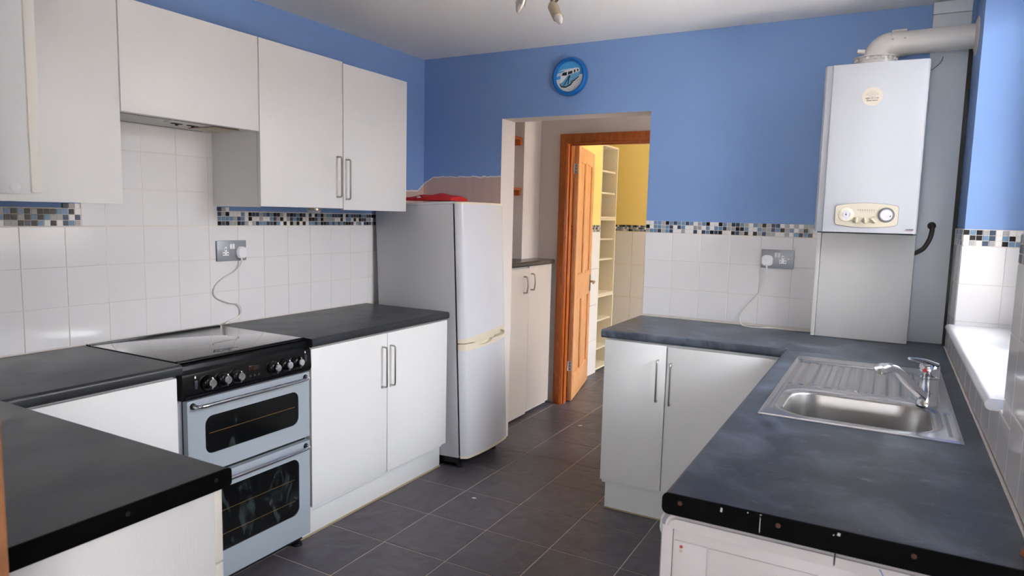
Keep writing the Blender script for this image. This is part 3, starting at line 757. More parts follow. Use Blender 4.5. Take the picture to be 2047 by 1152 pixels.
# ================================================================== UNITS
def bar_handle(parent, a, b, out, r=0.0042, stand=0.030, m=None, name='handle'):
    """D bar handle between two points on a door face; out = outward normal"""
    a = Vector(a); b = Vector(b); n = Vector(out); ax = (b-a).normalized(); c = 0.010
    pts = [a, a+n*(stand-c)] + [a+n*(stand-c)+n*c*math.sin(t)+ax*c*(1-math.cos(t)) for t in (PI/6, PI/3, PI/2)]
    pts += [b+n*(stand-c)+n*c*math.sin(t)-ax*c*(1-math.cos(t)) for t in (PI/2, PI/3, PI/6)] + [b+n*(stand-c), b]
    return obj(name, tube(nb(), pts, r, 10), m or nickel, parent)

# -- wall units on the left wall
ZB, ZT = 1.4576, 2.163; UX = 0.318
u = thing('wall_cupboard', 'white double door wall cupboard over the worktop beside the fridge', 'cupboard', (0.15, 2.91, ZB), 'white kitchen cupboards')
bm = nb(); box(bm, 0.002, 0.296, 2.404, 2.421, ZB, ZT-0.004, 0.0006); box(bm, 0.002, 0.296, 3.388, 3.405, ZB, ZT-0.004); box(bm, 0.002, 0.296, 2.421, 3.388, ZB+0.004, ZB+0.020)
box(bm, 0.002, 0.296, 2.421, 3.388, ZT-0.022, ZT-0.004); box(bm, 0.002, 0.008, 2.421, 3.388, ZB+0.02, ZT-0.022)
obj('carcass', bm, carcass_m, u)
d1 = obj('door', box(nb(), 0.300, UX, 2.404, 2.9055, ZB+0.004, ZT+0.003, 0.0015), unit_m, u)
d2 = obj('door', box(nb(), 0.300, UX, 2.9105, 3.408, ZB-0.003, ZT-0.003, 0.0015), unit_m, u)
bar_handle(d1, (UX, 2.866, 1.517), (UX, 2.866, 1.709), (1, 0, 0)); bar_handle(d2, (UX, 2.928, 1.508), (UX, 2.928, 1.701), (1, 0, 0))
pl = thing('under_cupboard_light', 'small round glass light fixed under the wall cupboard', 'light', (0.20, 2.83, ZB+0.004))
obj('housing', lathe(nb(), [(0.036, 0.0), (0.036, -0.012), (0.034, -0.014)], (0.20, 2.83, ZB+0.0038), seg=28), nickel, pl)
obj('lens', lathe(nb(), [(0.033, -0.014), (0.030, -0.021), (0.018, -0.027), (0, -0.029)], (0.20, 2.83, ZB+0.0038), seg=28), frost, pl)

hd = thing('extractor_hood', 'white fronted extractor hood over the cooker', 'extractor hood', (0.15, 2.1, 1.78))
obj('door', box(nb(), 0.300, UX, 1.806, 2.3995, 1.778, ZT+0.003, 0.0015), unit_m, hd)
bm = nb(); box(bm, 0.002, 0.296, 1.808, 2.398, 1.800, ZT-0.004); obj('carcass', bm, carcass_m, hd)
bm = nb(); box(bm, 0.012, 0.285, 1.812, 2.392, 1.7795, 1.7995, 0.002); hb = obj('underside', bm, hood_m, hd)
obj('rim', box(nb(), 0.001, 0.012, 1.812, 2.392, 1.776, 1.7995, 0.002), carcass_m, hd)
obj('front_lip', box(nb(), 0.285, 0.2985, 1.812, 2.392, 1.7785, 1.7995, 0.001), carcass_m, hd)
bm = nb()
box(bm, 0.262, 0.267, 1.83, 2.03, 1.7785, 1.7797); box(bm, 0.026, 0.032, 1.82, 2.34, 1.7785, 1.7797); box(bm, 0.27, 0.274, 2.04, 2.33, 1.7785, 1.7797)
obj('slot_line', bm, black_matt, hb)
obj('control_panel', prism(nb(), rrect(0.19, 0.25, 2.04, 2.20, 0.028, 6), 1.7745, 1.7797, 'xyz'), hood_m, hb)
for y in (2.085, 2.155):
    b2 = nb(); box(b2, 0.213, 0.227, y-0.022, y+0.022, 1.7715, 1.7747, 0.001); cyl(b2, (0.22, y, 1.7718), (0.22, y, 1.766), 0.007, 0.005, 12); obj('switch', b2, black_matt, hb)
obj('lamp_cover', box(nb(), 0.10, 0.25, 2.23, 2.345, 1.7755, 1.7797, 0.002), hood_lamp, hb)
obj('lamp_cover_edge', box(nb(), 0.094, 0.256, 2.224, 2.351, 1.7780, 1.7797), rust, hb)

u = thing('wall_cupboard', 'white wall cupboard left of the extractor hood, without a handle', 'cupboard', (0.15, 1.5, ZB), 'white kitchen cupboards')
bm = nb(); box(bm, 0.002, 0.296, 1.05, 1.80, ZB, ZT-0.004, 0.0008); obj('carcass', bm, carcass_m, u)
obj('door', box(nb(), 0.300, UX, 1.20, 1.8015, ZB-0.002, ZT+0.004, 0.0015), unit_m, u)
# near wall unit, end panel seen
u = thing('wall_cupboard', 'white wall cupboard at the upper left edge, its end panel seen', 'cupboard', (0.9, 0.85, 1.466), 'white kitchen cupboards')
obj('carcass', box(nb(), 0.36, 1.36, 0.702, 1.0, 1.466, 2.17, 0.001), carcass_m, u)
for x0, x1 in ((0.36, 0.858), (0.862, 1.361)): obj('door', box(nb(), x0, x1, 1.0015, 1.0195, 1.469, 2.172, 0.0015), [edge_m], u)
obj('cover_cap', lathe(nb(), [(0.0085, 0), (0.008, 0.002), (0.005, 0.0035), (0, 0.004)], (1.36, 0.975, 1.4775), (1, 0, 0), 18), wplastic, u)

# -- base units
DX = 0.592
def plinth_strip(parent, a): pass
u = thing('base_cupboard', 'white double door base cupboard between the cooker and the fridge', 'cupboard', (0.3, 2.92, 0), 'white kitchen cupboards')
obj('carcass', box(nb(), 0.02, 0.572, 2.42, 3.415, 0.15, 0.871), carcass_m, u)
d1 = obj('door', box(nb(), 0.574, DX, 2.418, 2.9155, 0.172, 0.866, 0.0015), unit_m, u)
d2 = obj('door', box(nb(), 0.574, DX, 2.9195, 3.428, 0.168, 0.866, 0.0015), unit_m, u)
bar_handle(d1, (DX, 2.878, 0.608), (DX, 2.878, 0.803), (1, 0, 0)); bar_handle(d2, (DX, 2.940, 0.606), (DX, 2.940, 0.801), (1, 0, 0))
p_ = obj('plinth', box(nb(), 0.500, 0.518, 2.42, 3.475, 0.008, 0.166, 0.001), unit_m, u)
obj('plinth_edge', box(nb(), 0.499, 0.5225, 2.416, 3.476, 0.0025, 0.010), skirt_m, u)

u = thing('base_cupboard', 'white base cupboard left of the cooker, partly behind the peninsula', 'cupboard', (0.3, 1.5, 0), 'white kitchen cupboards')
obj('carcass', box(nb(), 0.02, 0.572, 0.72, 1.797, 0.15, 0.871), carcass_m, u)
obj('door', box(nb(), 0.574, DX, 1.28, 1.798, 0.172, 0.866, 0.0015), unit_m, u)
obj('plinth', box(nb(), 0.500, 0.518, 1.25, 1.797, 0.004, 0.15), unit_m, u)

u = thing('base_cupboard', 'white peninsula base cupboard at the lower left, its end panel seen', 'cupboard', (1.05, 0.98, 0), 'white kitchen cupboards')
obj('end_panel', box(nb(), 1.474, 1.492, 0.704, 1.2555, 0.004, 0.871, 0.001), unit_m, u)
obj('carcass', box(nb(), 0.62, 1.473, 0.704, 1.25, 0.12, 0.871), carcass_m, u)
obj('drawer_front', box(nb(), 0.98, 1.492, 1.257, 1.275, 0.700, 0.862, 0.0015), [edge_m], u)
obj('drawer_front', box(nb(), 0.62, 0.976, 1.257, 1.275, 0.700, 0.862, 0.0015), [edge_m], u)
for x0, x1 in ((0.98, 1.492), (0.62, 0.976)): obj('door', box(nb(), x0, x1, 1.257, 1.275, 0.15, 0.696, 0.0015), [edge_m], u)

u = thing('base_cupboard', 'pale grey lit double door base cupboard below the boiler', 'cupboard', (1.93, 3.7, 0), 'white kitchen cupboards')
obj('carcass', box(nb(), 1.53, 2.333, 3.42, 3.985, 0.15, 0.871), carcass_m, u)
d1 = obj('door', box(nb(), 1.527, 1.8275, 3.402, 3.419, 0.170, 0.866, 0.0015), unit_m, u)
d2 = obj('door', box(nb(), 1.8345, 2.352, 3.402, 3.419, 0.172, 0.862, 0.0015), unit_m, u)
bar_handle(d1, (1.793, 3.402, 0.602), (1.793, 3.402, 0.797), (0, -1, 0), 0.004, 0.026); bar_handle(d2, (1.856, 3.402, 0.594), (1.856, 3.402, 0.788), (0, -1, 0), 0.004, 0.026)
obj('plinth', box(nb(), 1.533, 2.40, 3.462, 3.48, 0.008, 0.165, 0.001), unit_m, u)
obj('plinth_edge', box(nb(), 1.531, 2.40, 3.459, 3.482, 0.0025, 0.009), skirt_m, u)

u = thing('base_cupboard', 'white sink base cupboard under the window worktop', 'cupboard', (2.65, 2.8, 0), 'white kitchen cupboards')
bm = nb(); box(bm, 2.372, 2.388, 2.262, 3.40, 0.15, 0.871); box(bm, 2.388, 2.93, 2.262, 2.28, 0.15, 0.871); box(bm, 2.388, 2.93, 2.28, 3.40, 0.15, 0.168)
obj('carcass', bm, carcass_m, u)
for y0, y1 in ((2.262, 2.828), (2.832, 3.398)):
    dd = obj('door', box(nb(), 2.353, 2.371, y0, y1, 0.172, 0.866, 0.0015), unit_m, u)
    hy = 2.79 if y0 < 2.5 else 2.87
    bar_handle(dd, (2.353, hy, 0.60), (2.353, hy, 0.795), (-1, 0, 0))
obj('plinth', box(nb(), 2.405, 2.423, 2.27, 3.46, 0.004, 0.16), unit_m, u)

# ================================================================== WASHING MACHINE
wm = thing('washing_machine', 'white washing machine under the near right worktop, side panel seen', 'washing machine', (2.63, 1.96, 0))
wm_white = mat('appliance_enamel', (226, 221, 222), 0.35)
wy0, wy1 = 1.668, 2.248
bm = nb(); box(bm, 2.352, 2.90, wy0, wy1, 0.012, 0.8325, 0.003, 2); obj('body', bm, wm_white, wm)
bm = nb(); prism(bm, [(2.336, 0.833), (2.3365, 0.840), (2.340, 0.849), (2.347, 0.857), (2.357, 0.8615), (2.645, 0.8615), (2.645, 0.833)], wy0-0.012, wy1+0.01, 'xzy')
bmesh.ops.bevel(bm, geom=[e for e in bm.edges if all(v.co.y < wy0 for v in e.verts) and not all(v.co.z < 0.834 for v in e.verts) and not all(v.co.x > 2.644 for v in e.verts)], offset=0.008, segments=3, affect='EDGES')
obj('lid', bm, wm_white, wm, ang=40)
bm = nb(); prism(bm, [(2.648, 0.833), (2.648, 0.8615), (2.905, 0.8615), (2.905, 0.833)], wy0-0.012, wy1+0.01, 'xzy')
bmesh.ops.bevel(bm, geom=[e for e in bm.edges if all(v.co.y < wy0 for v in e.verts) and all(v.co.z > 0.86 for v in e.verts)], offset=0.008, segments=3, affect='EDGES')
obj('lid_rear', bm, wm_white, wm, ang=40)
# curved fascia and front
bm = nb(); prism(bm, [(2.351, wy0+0.001), (2.329, wy0+0.001), (2.322, wy0+0.02), (2.318, wy0+0.15), (2.316, 1.958), (2.318, wy1-0.15), (2.325, wy1-0.02), (2.335, wy1-0.001), (2.351, wy1-0.001)], 0.012, 0.832, 'xyz')
fr = obj('front_panel', bm, wm_white, wm)
obj('door_glass', lathe(nb(), [(0.17, 0), (0.17, 0.02), (0.14, 0.035), (0.09, 0.03), (0, 0.012)], (2.318, 1.96, 0.44), (-1, 0, 0), 40), black_glass, fr)
obj('dial', lathe(nb(), [(0.024, 0), (0.023, 0.010), (0.018, 0.013), (0, 0.0135)], (2.320, 1.745, 0.800), (-1, 0, 0), 28), wplastic, fr)
obj('side_panel', box(nb(), 2.424, 2.895, wy0-0.0035, wy0+0.002, 0.05, 0.806, 0.002), wm_white, wm)
obj('side_strip', box(nb(), 2.3545, 2.4215, wy0-0.0028, wy0+0.002, 0.02, 0.806, 0.002), wm_white, wm)
for x, z, m_ in ((2.370, 0.795, red_dot), (2.3695, 0.786, mat('faded_mark', (206, 190, 184), 0.6))):
    obj('mark', lathe(nb(), [(0.0035, 0), (0.0035, 0.0005)], (x, wy0-0.0028, z), (0, -1, 0), 12), m_, wm)
obj('paint_mark', prism(nb(), [(2.716, 0.851), (2.720, 0.846), (2.724, 0.838), (2.726, 0.836), (2.724, 0.842), (2.720, 0.850)], wy0-0.0128, wy0-0.011, 'xzy'), paint_blue_fleck, wm)
for x in (2.38, 2.87):
    for y in (1.71, 2.2): obj('foot', cyl(nb(), (x, y, 0.002), (x, y, 0.02), 0.02, seg=14), black_matt, wm)

# ================================================================== COOKER
ck = thing('cooker', 'silver and black double oven cooker with a glass lid', 'cooker', (0.35, 2.108, 0))
CY0, CY1 = 1.819, 2.413
bm = nb(); box(bm, 0.03, 0.560, CY0, CY1, 0.055, 0.896, 0.002); obj('body', bm, cook_side, ck)
obj('base', box(nb(), 0.05, 0.545, CY0+0.01, CY1-0.01, 0.025, 0.060), black_matt, ck)
for x in (0.10, 0.535):
    for y in (CY0+0.04, CY1-0.030):
        b2 = nb(); cyl(b2, (x, y, 0.002), (x, y, 0.012), 0.022, 0.020, 16); cyl(b2, (x, y, 0.010), (x, y, 0.035), 0.012, seg=12); obj('foot', b2, black_matt, ck)
# hob deck and glass lid
obj('hob_deck', box(nb(), 0.009, 0.556, CY0, CY1, 0.890, 0.9085, 0.003), black_gloss, ck)
lid = obj('lid', box(nb(), 0.032, 0.552, CY0+0.004, CY1-0.004, 0.9088, 0.9135, 0.0015), black_glass, ck)
bm = nb(); tube(bm, [(0.558, CY0+0.002, 0.9085), (0.558, CY1-0.002, 0.9085)], 0.0075, 12); obj('lid_bar', bm, black_gloss, lid)
bm = nb(); box(bm, 0.012, 0.018, CY0+0.002, CY1-0.002, 0.9086, 0.9145, 0.001); box(bm, 0.024, 0.031, CY0+0.002, CY1-0.002, 0.9086, 0.9145, 0.001); obj('lid_hinge', bm, black_gloss, lid)
# fascia
pf = [(0.556, 0.890), (0.560, 0.9035), (0.568, 0.9025), (0.574, 0.897), (0.577, 0.884), (0.581, 0.876), (0.590, 0.869), (0.592, 0.861), (0.597, 0.800), (0.596, 0.790), (0.588, 0.778), (0.556, 0.778)]
fa = obj('fascia', prism(nb(), pf, CY0, CY1, 'xzy'), black_gloss, ck)
FN = Vector((1, 0, 0.09)).normalized()
for y in (1.914, 1.978, 2.037, 2.210, 2.270, 2.331):
    c = Vector((0.5935, y, 0.827))
    b2 = lathe(nb(), [(0.0275, 0), (0.0272, 0.005), (0.0245, 0.012), (0.0185, 0.018), (0.013, 0.020)], c, FN, 28)
    kn = obj('knob', b2, black_gloss, fa)
    b2 = lathe(nb(), [(0.0105, 0.018), (0.012, 0.024), (0.0148, 0.030), (0.0150, 0.035), (0.0125, 0.038), (0, 0.0385)], c, FN, 24)
    box(b2, c.x+0.018, c.x+0.034, c.y-0.003, c.y+0.003, c.z-0.019, c.z+0.024, 0.002)
    obj('knob_cap', b2, chrome, kn)
obj('clock_display', box(nb(), 0.586, 0.5952, 2.095, 2.144, 0.832, 0.854, 0.001), mat('display_glass', (44, 30, 24), 0.15), fa)
bm = nb()
for y in (2.100, 2.120, 2.140): lathe(bm, [(0.005, 0), (0.0045, 0.004), (0, 0.0045)], (0.5945, y, 0.815), FN, 12)
obj('button', bm, black_matt, fa)
for y, z in ((1.868, 0.830), (2.383, 0.836)): obj('switch', box(nb(), 0.588, 0.598, y-0.006, y+0.006, z-0.016, z+0.014, 0.001), mat('switch_grey', (58, 60, 66), 0.3), fa)
for y, z in ((1.868, 0.855), (2.383, 0.860)): obj('symbol', prism(nb(), [(y-0.002, z-0.004), (y+0.002, z-0.004), (y+0.003, z), (y, z+0.006), (y-0.003, z)], 0.5905, 0.5935, 'yzx'), wplastic, fa)
obj('door_gap', box(nb(), 0.5598, 0.5612, CY0+0.016, CY1-0.006, 0.065, 0.778), black_matt, ck)
# oven doors
def ring_panel(bm, y0, y1, z0, z1, hy0, hy1, hz0, hz1, r, xa, xb):
    """door sheet with a rounded window hole"""
    n = 7; inner = rrect(hy0, hy1, hz0, hz1, r, n)
    outer = []
    for (py, pz) in inner:
        cy, cz = (hy0+hy1)/2, (hz0+hz1)/2
        outer.append((py, pz))
    corners = [(y1, z1), (y0, z1), (y0, z0), (y1, z0)]
    for x, flip in ((xb, False), (xa, True)):
        I = [bm.verts.new((x, a, b)) for a, b in inner]; C = [bm.verts.new((x, a, b)) for a, b in corners]
        m1 = n+1
        for q in range(4):
            seg_ = I[q*m1:(q+1)*m1]
            for i in range(n): bm.faces.new((C[q], seg_[i+1], seg_[i]) if not flip else (C[q], seg_[i], seg_[i+1]))
            nq = (q+1) % 4
            f = (C[q], C[nq], I[nq*m1], seg_[-1])
            bm.faces.new(f if not flip else f[::-1])
        if not flip: If, Cf = I, C
        else:
            for i in range(len(I)): bm.faces.new((If[i], If[(i+1) % len(I)], I[(i+1) % len(I)], I[i]))
            for i in range(4): bm.faces.new((Cf[i], Cf[(i+1) % 4], C[(i+1) % 4], C[i]))
    bmesh.ops.recalc_face_normals(bm, faces=bm.faces)
    return bm
XD0, XD1 = 0.563, 0.588
def oven_door(z0, z1, hz0, hz1, hz_handle, r, bars):
    d_ = obj('oven_door', ring_panel(nb(), CY0+0.018, CY1-0.004, z0, z1, 1.907, 2.349, hz0, hz1, r, XD0, XD1), cook_m, ck)
    obj('door_glass', box(nb(), XD0+0.008, XD1-0.004, 1.903, 2.353, hz0-0.004, hz1+0.004), oven_glass, d_)
    bm = nb()
    for z in bars: box(bm, XD1-0.0045, XD1-0.0035, 1.925, 2.33, z-0.0012, z+0.0012)
    obj('shelf_wire', bm, oven_bar, d_)
    y0, y1 = CY0+0.036, 2.398; x = XD1
    ya, yb = y0+0.004, 2.386
    tube_pts = [(x, ya, hz_handle), (x+0.012, ya, hz_handle), (x+0.025, ya+0.006, hz_handle), (x+0.032, ya+0.022, hz_handle), (x+0.033, ya+0.06, hz_handle)]
    tube_pts += [(x+0.033, ya+(yb-ya)*t, hz_handle) for t in (0.25, 0.5, 0.75)]
    tube_pts += [(x+0.033, yb-0.06, hz_handle), (x+0.032, yb-0.022, hz_handle), (x+0.025, yb-0.006, hz_handle), (x+0.012, yb, hz_handle), (x, yb, hz_handle)]
    h_ = obj('handle', tube(nb(), tube_pts, 0.0070, 12, 3), chrome, d_)
    for yy in (ya, yb): obj('handle_collar', cyl(nb(), (x, yy, hz_handle), (x+0.008, yy, hz_handle), 0.012, 0.010, 16), black_matt, h_)
oven_door(0.494, 0.772, 0.560, 0.702, 0.752, 0.032, (0.636,))
oven_door(0.062, 0.475, 0.168, 0.414, 0.455, 0.034, (0.325, 0.232))

# ================================================================== FRIDGE (leans back slightly)
fg = bpy.data.objects.new('fridge_freezer', None); COL.objects.link(fg); ORG[fg.name] = Vector((0, 0, 0))
tag(fg, 'tall white fridge freezer with cream handle strip, leaning slightly back', 'fridge')
fg.location = (0.647, 3.482, 0.0); fg.rotation_euler = (0, math.radians(-2.6), 0)
FW = 0.478   # local: x = 0 at the body front, y 0..FW, z up
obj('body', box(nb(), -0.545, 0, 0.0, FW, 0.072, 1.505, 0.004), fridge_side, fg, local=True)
obj('body_top', box(nb(), -0.545, 0.0, -0.001, FW+0.001, 1.505, 1.518, 0.003), fridge_m, fg, local=True)
obj('door_seal', box(nb(), 0.0, 0.012, 0.008, FW-0.008, 0.085, 1.505), dark_gap, fg, local=True)
def fx(y):
    t = 2*y/FW - 1; return 0.050 + 0.022*(1-t*t) - 0.030*max(0, (abs(t)-0.90)/0.10)**2
def curved(z0f, z1f, back, grow=0.0, n=36):
    bm = nb(); ys = [FW*k/n for k in range(n+1)]
    F0 = [bm.verts.new((max(fx(y)+grow, back+0.003), y, z0f(y))) for y in ys]; F1 = [bm.verts.new((max(fx(y)+grow, back+0.003), y, z1f(y))) for y in ys]
    B0 = [bm.verts.new((back, y, z0f(y))) for y in ys]; B1 = [bm.verts.new((back, y, z1f(y))) for y in ys]
    for i in range(n):
        bm.faces.new((F0[i], F0[i+1], F1[i+1], F1[i])); bm.faces.new((B0[i+1], B0[i], B1[i], B1[i+1]))
        bm.faces.new((F1[i], F1[i+1], B1[i+1], B1[i])); bm.faces.new((F0[i+1], F0[i], B0[i], B0[i+1]))
    bm.faces.new((F0[0], F1[0], B1[0], B0[0])); bm.faces.new((F0[-1], B0[-1], B1[-1], F1[-1]))
    bmesh.ops.recalc_face_normals(bm, faces=bm.faces); return bm
K = lambda v: (lambda y: v)
s_ = lambda y: y/FW
hu1 = lambda y: 0.752 + 0.030*math.sin(PI*0.5*s_(y))         # top of the upper strip
def hu0(y):                                                            # bottom of the upper strip, scooped near the right
    return 0.730 + 0.030*max(0, 1-((s_(y)-0.79)/0.17)**2)**0.5 if abs(s_(y)-0.79) < 0.17 else 0.730
def hl1(y):                                                            # top of the lower strip, scooped left of centre
    return 0.725 - 0.022*max(0, 1-((s_(y)-0.40)/0.18)**2)**0.5 if abs(s_(y)-0.40) < 0.18 else 0.725
hl0 = lambda y: 0.688 + 0.022*s_(y)**2
u_ = obj('upper_door', curved(hu1, K(1.502), 0.012), fridge_m, fg, local=True)
obj('door_trim', curved(K(1.502), K(1.514), 0.012, 0.001), creamp, u_, local=True)
obj('handle_strip', curved(hu0, hu1, 0.014, 0.001, 60), creamp, u_, local=True)
obj('handle_recess', curved(K(0.7305), K(0.765), 0.0125, -0.024), creamp, u_, local=True)
l_ = obj('lower_door', curved(K(0.086), hl0, 0.012), fridge_m, fg, local=True)
obj('door_trim', curved(K(0.072), K(0.086), 0.012, 0.001), creamp, l_, local=True)
obj('handle_strip', curved(hl0, hl1, 0.014, 0.001, 60), creamp, l_, local=True)
obj('handle_recess', curved(K(0.695), K(0.7245), 0.0125, -0.020), creamp, l_, local=True)
obj('base_grille', box(nb(), -0.50, -0.02, 0.02, FW-0.02, 0.034, 0.075), black_matt, fg, local=True)
for y in (0.05, FW-0.05):
    obj('foot', cyl(nb(), (-0.03, y, 0.003), (-0.03, y, 0.05), 0.018, seg=14), black_matt, fg, local=True)
    obj('rear_wheel', cyl(nb(), (-0.47, y-0.012, 0.024), (-0.47, y+0.012, 0.024), 0.045, seg=16), black_matt, fg, local=True)

# red bag on the fridge
bm = nb(); nxx, nyy = 18, 26; top = []; bot = []
bl = Vector((0.605, 3.50, 1.522)); 
for i in range(nxx+1):
    rt, rb = [], []
    for j in range(nyy+1):
        a = i/nxx; b = j/nyy
        x = 0.155 + 0.415*b; y = 3.490 + 0.17*a + 0.02*math.sin(4*b)
        env = max(0.0, (math.sin(PI*min(max(a, 0.02), 0.98))**0.5))*(0.25+0.75*math.sin(PI*min(max(b*0.97+0.015, 0), 1))**0.45)
        h = 0.008 + 0.036*env*(0.45+0.55*sst(0.0, 0.8, b)) + 0.004*math.sin(17*b+5*a)*env
        zb = 1.520 + 0.027*(0.605-x)*0
        rt.append(bm.verts.new((x, y, zb+h))); rb.append(bm.verts.new((x, y, zb)))
    top.append(rt); bot.append(rb)
for i in range(nxx):
    for j in range(nyy):
        bm.faces.new((top[i][j], top[i+1][j], top[i+1][j+1], top[i][j+1])); bm.faces.new((bot[i][j], bot[i][j+1], bot[i+1][j+1], bot[i+1][j]))
for i in range(nxx):
    bm.faces.new((top[i][0], bot[i][0], bot[i+1][0], top[i+1][0])); bm.faces.new((top[i][nyy], top[i+1][nyy], bot[i+1][nyy], bot[i][nyy]))
for j in range(nyy):
    bm.faces.new((top[0][j], top[0][j+1], bot[0][j+1], bot[0][j])); bm.faces.new((top[nxx][j], bot[nxx][j], bot[nxx][j+1], top[nxx][j+1]))
bmesh.ops.recalc_face_normals(bm, faces=bm.faces)
bag = obj('shopping_bag', bm, red_m, ang=60)
for k, (x, z, w_, h_) in enumerate(((0.330, 1.541, 0.004, 0.003), (0.336, 1.536, 0.003, 0.004), (0.345, 1.539, 0.0035, 0.006), (0.352, 1.537, 0.005, 0.003))):
    obj('logo_mark', prism(nb(), [(x-w_, z-h_), (x+w_*0.6, z-h_*0.7), (x+w_, z+h_), (x-w_*0.3, z+h_*0.8)], 3.4885, 3.4915, 'xzy'), wplastic, bag)
tag(bag, 'red folded fabric bag lying on top of the fridge', 'bag')

# ================================================================== BOILER and its boxing
bo = thing('boiler', 'white wall mounted boiler with a cream control panel', 'boiler', (2.59, 3.84, 1.407))
bpoly = [(2.390, 3.985), (2.388, 3.712), (2.391, 3.698), (2.398, 3.690), (2.419, 3.6865), (2.4215, 3.685), (2.424, 3.6825), (2.440, 3.6805), (2.59, 3.678), (2.735, 3.6805), (2.768, 3.6822), (2.778, 3.686), (2.783, 3.692), (2.786, 3.712), (2.787, 3.985)]
bm = nb(); prism(bm, bpoly, 1.410, 2.128, 'xyz')
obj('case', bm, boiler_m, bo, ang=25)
obj('shadow_gap', box(nb(), 2.40, 2.775, 3.72, 3.98, 1.4045, 1.4105), black_matt, bo)
def lens(x0, x1, z0, z1, bulge, r, n=8):
    pts = []
    for k in range(13): 
        t = k/12; pts.append((x0+r+(x1-x0-2*r)*t, z1-bulge+bulge*(1-(2*t-1)**2)))
    for k in range(1, n): a = PI/2*(1-k/n); pts.append((x1-r+r*math.cos(a), z1-bulge-r+r*math.sin(a)))
    for k in range(n+1): a = -PI/2*k/n; pts.append((x1-r+r*math.cos(a), z0+bulge+r+r*math.sin(a)))
    for k in range(1, 13):
        t = 1-k/12; pts.append((x0+r+(x1-x0-2*r)*t, z0+bulge-bulge*(1-(2*t-1)**2)))
    for k in range(1, n+1): a = -PI/2-PI/2*k/n; pts.append((x0+r+r*math.cos(a), z0+bulge+r+r*math.sin(a)))
    for k in range(1, n): a = PI-PI/2*k/n; pts.append((x0+r+r*math.cos(a), z1-bulge-r+r*math.sin(a)))
    return pts
obj('panel_shadow', prism(nb(), lens(2.4705, 2.7145, 1.4305, 1.5385, 0.010, 0.014), 3.677, 3.690, 'xzy'), grey_ring, bo)
cp = obj('control_panel', prism(nb(), lens(2.472, 2.713, 1.432, 1.537, 0.010, 0.013), 3.6755, 3.690, 'xzy'), mat('cream_panel', (206, 198, 180), 0.45), bo)
YF = 3.6755
g_ = obj('gauge', lathe(nb(), [(0.030, 0), (0.029, 0.002), (0.024, 0.003), (0.022, 0.0032)], (2.515, YF, 1.486), (0, -1, 0), 32), creamp, cp)
obj('gauge_face', lathe(nb(), [(0.021, 0), (0.021, 0.0038), (0, 0.0038)], (2.515, YF, 1.486), (0, -1, 0), 32), dial_face, g_)
for a0, a1 in ((150, 215), (-35, 30)):
    b2 = nb(); pts = [(2.515+0.0145*math.cos(math.radians(a)), 1.486+0.0145*math.sin(math.radians(a))) for a in range(a0, a1, 8)]
    for p, q in zip(pts[:-1], pts[1:]): prism(b2, [(p[0]-0.0008, p[1]), (q[0]-0.0008, q[1]), (q[0]+0.0008, q[1]), (p[0]+0.0008, p[1])], YF-0.0045, YF-0.0036, 'xzy')
    obj('gauge_scale', b2, red_print, g_)
b2 = lathe(nb(), [(0.0032, 0.003), (0.003, 0.0055), (0, 0.006)], (2.515, YF, 1.486), (0, -1, 0), 14); box(b2, 2.5144, 2.5156, YF-0.0048, YF-0.0036, 1.486, 1.4975)
obj('needle', b2, blk_print, g_)
t_ = obj('timer_dial', lathe(nb(), [(0.0315, 0), (0.0315, 0.003), (0.0295, 0.005), (0.0225, 0.005), (0.0225, 0.0042), (0, 0.0042)], (2.669, YF, 1.487), (0, -1, 0), 40), grey_ring, cp)
b2 = lathe(nb(), [(0.0225, 0.0042), (0.0225, 0.007), (0.0215, 0.0078), (0, 0.0078)], (2.669, YF, 1.487), (0, -1, 0), 40)
for k in range(32):
    a = 2*PI*k/32; c = Vector((2.669+0.024*math.cos(a), YF-0.006, 1.487+0.024*math.sin(a))); box(b2, c.x-0.0011, c.x+0.0011, c.y-0.002, c.y+0.003, c.z-0.0011, c.z+0.0011)
tf = obj('timer_face', b2, dial_face, t_)
obj('timer_pointer', prism(nb(), [(2.681, 1.479), (2.684, 1.478), (2.6875, 1.485), (2.685, 1.4865)], YF-0.0092, YF-0.0075, 'xzy'), blk_print, t_)
for x, rt_ in ((2.558, 0.15), (2.5905, -0.1), (2.623, -0.9)):
    b2 = lathe(nb(), [(0.0135, 0), (0.013, 0.004), (0.0115, 0.006), (0, 0.006)], (x, YF, 1.463), (0, -1, 0), 24)
    bx = box(nb(), -0.0032, 0.0032, -0.013, 0, -0.0118, 0.0118, 0.0012)
    bmesh.ops.rotate(bx, verts=bx.verts, cent=(0, 0, 0), matrix=Matrix.Rotation(rt_, 3, 'Y')); bmesh.ops.translate(bx, verts=bx.verts, vec=(x, YF, 1.463))
    kn = obj('knob', b2, mat('knob_cream', (190, 180, 156), 0.45), cp); obj('knob_grip', bx, creamp, kn)
b2 = nb(); b3 = nb()
for k in range(8):
    x = 2.5605 + 0.0088*k
    lathe(b2, [(0.0017, 0), (0.0015, 0.001), (0, 0.0012)], (x, YF, 1.505), (0, -1, 0), 8)
    box(b3, x-0.0022, x+0.0022, YF-0.0004, YF+0.001, 1.5090, 1.5100)
    if k: box(b3, x-0.0018, x+0.0018, YF-0.0004, YF+0.001, 1.4990, 1.4998)
obj('indicator_lights', b2, mat('dull_red_lens', (120, 44, 40), 0.3), cp); obj('marking', b3, blk_print, cp)
b3 = nb()
for x, z in ((2.546, 1.473), (2.575, 1.473), (2.606, 1.471), (2.623, 1.479), (2.638, 1.471)): box(b3, x-0.0015, x+0.0015, YF-0.0004, YF+0.001, z-0.0006, z+0.0006)
obj('marking', b3, blk_print, cp)
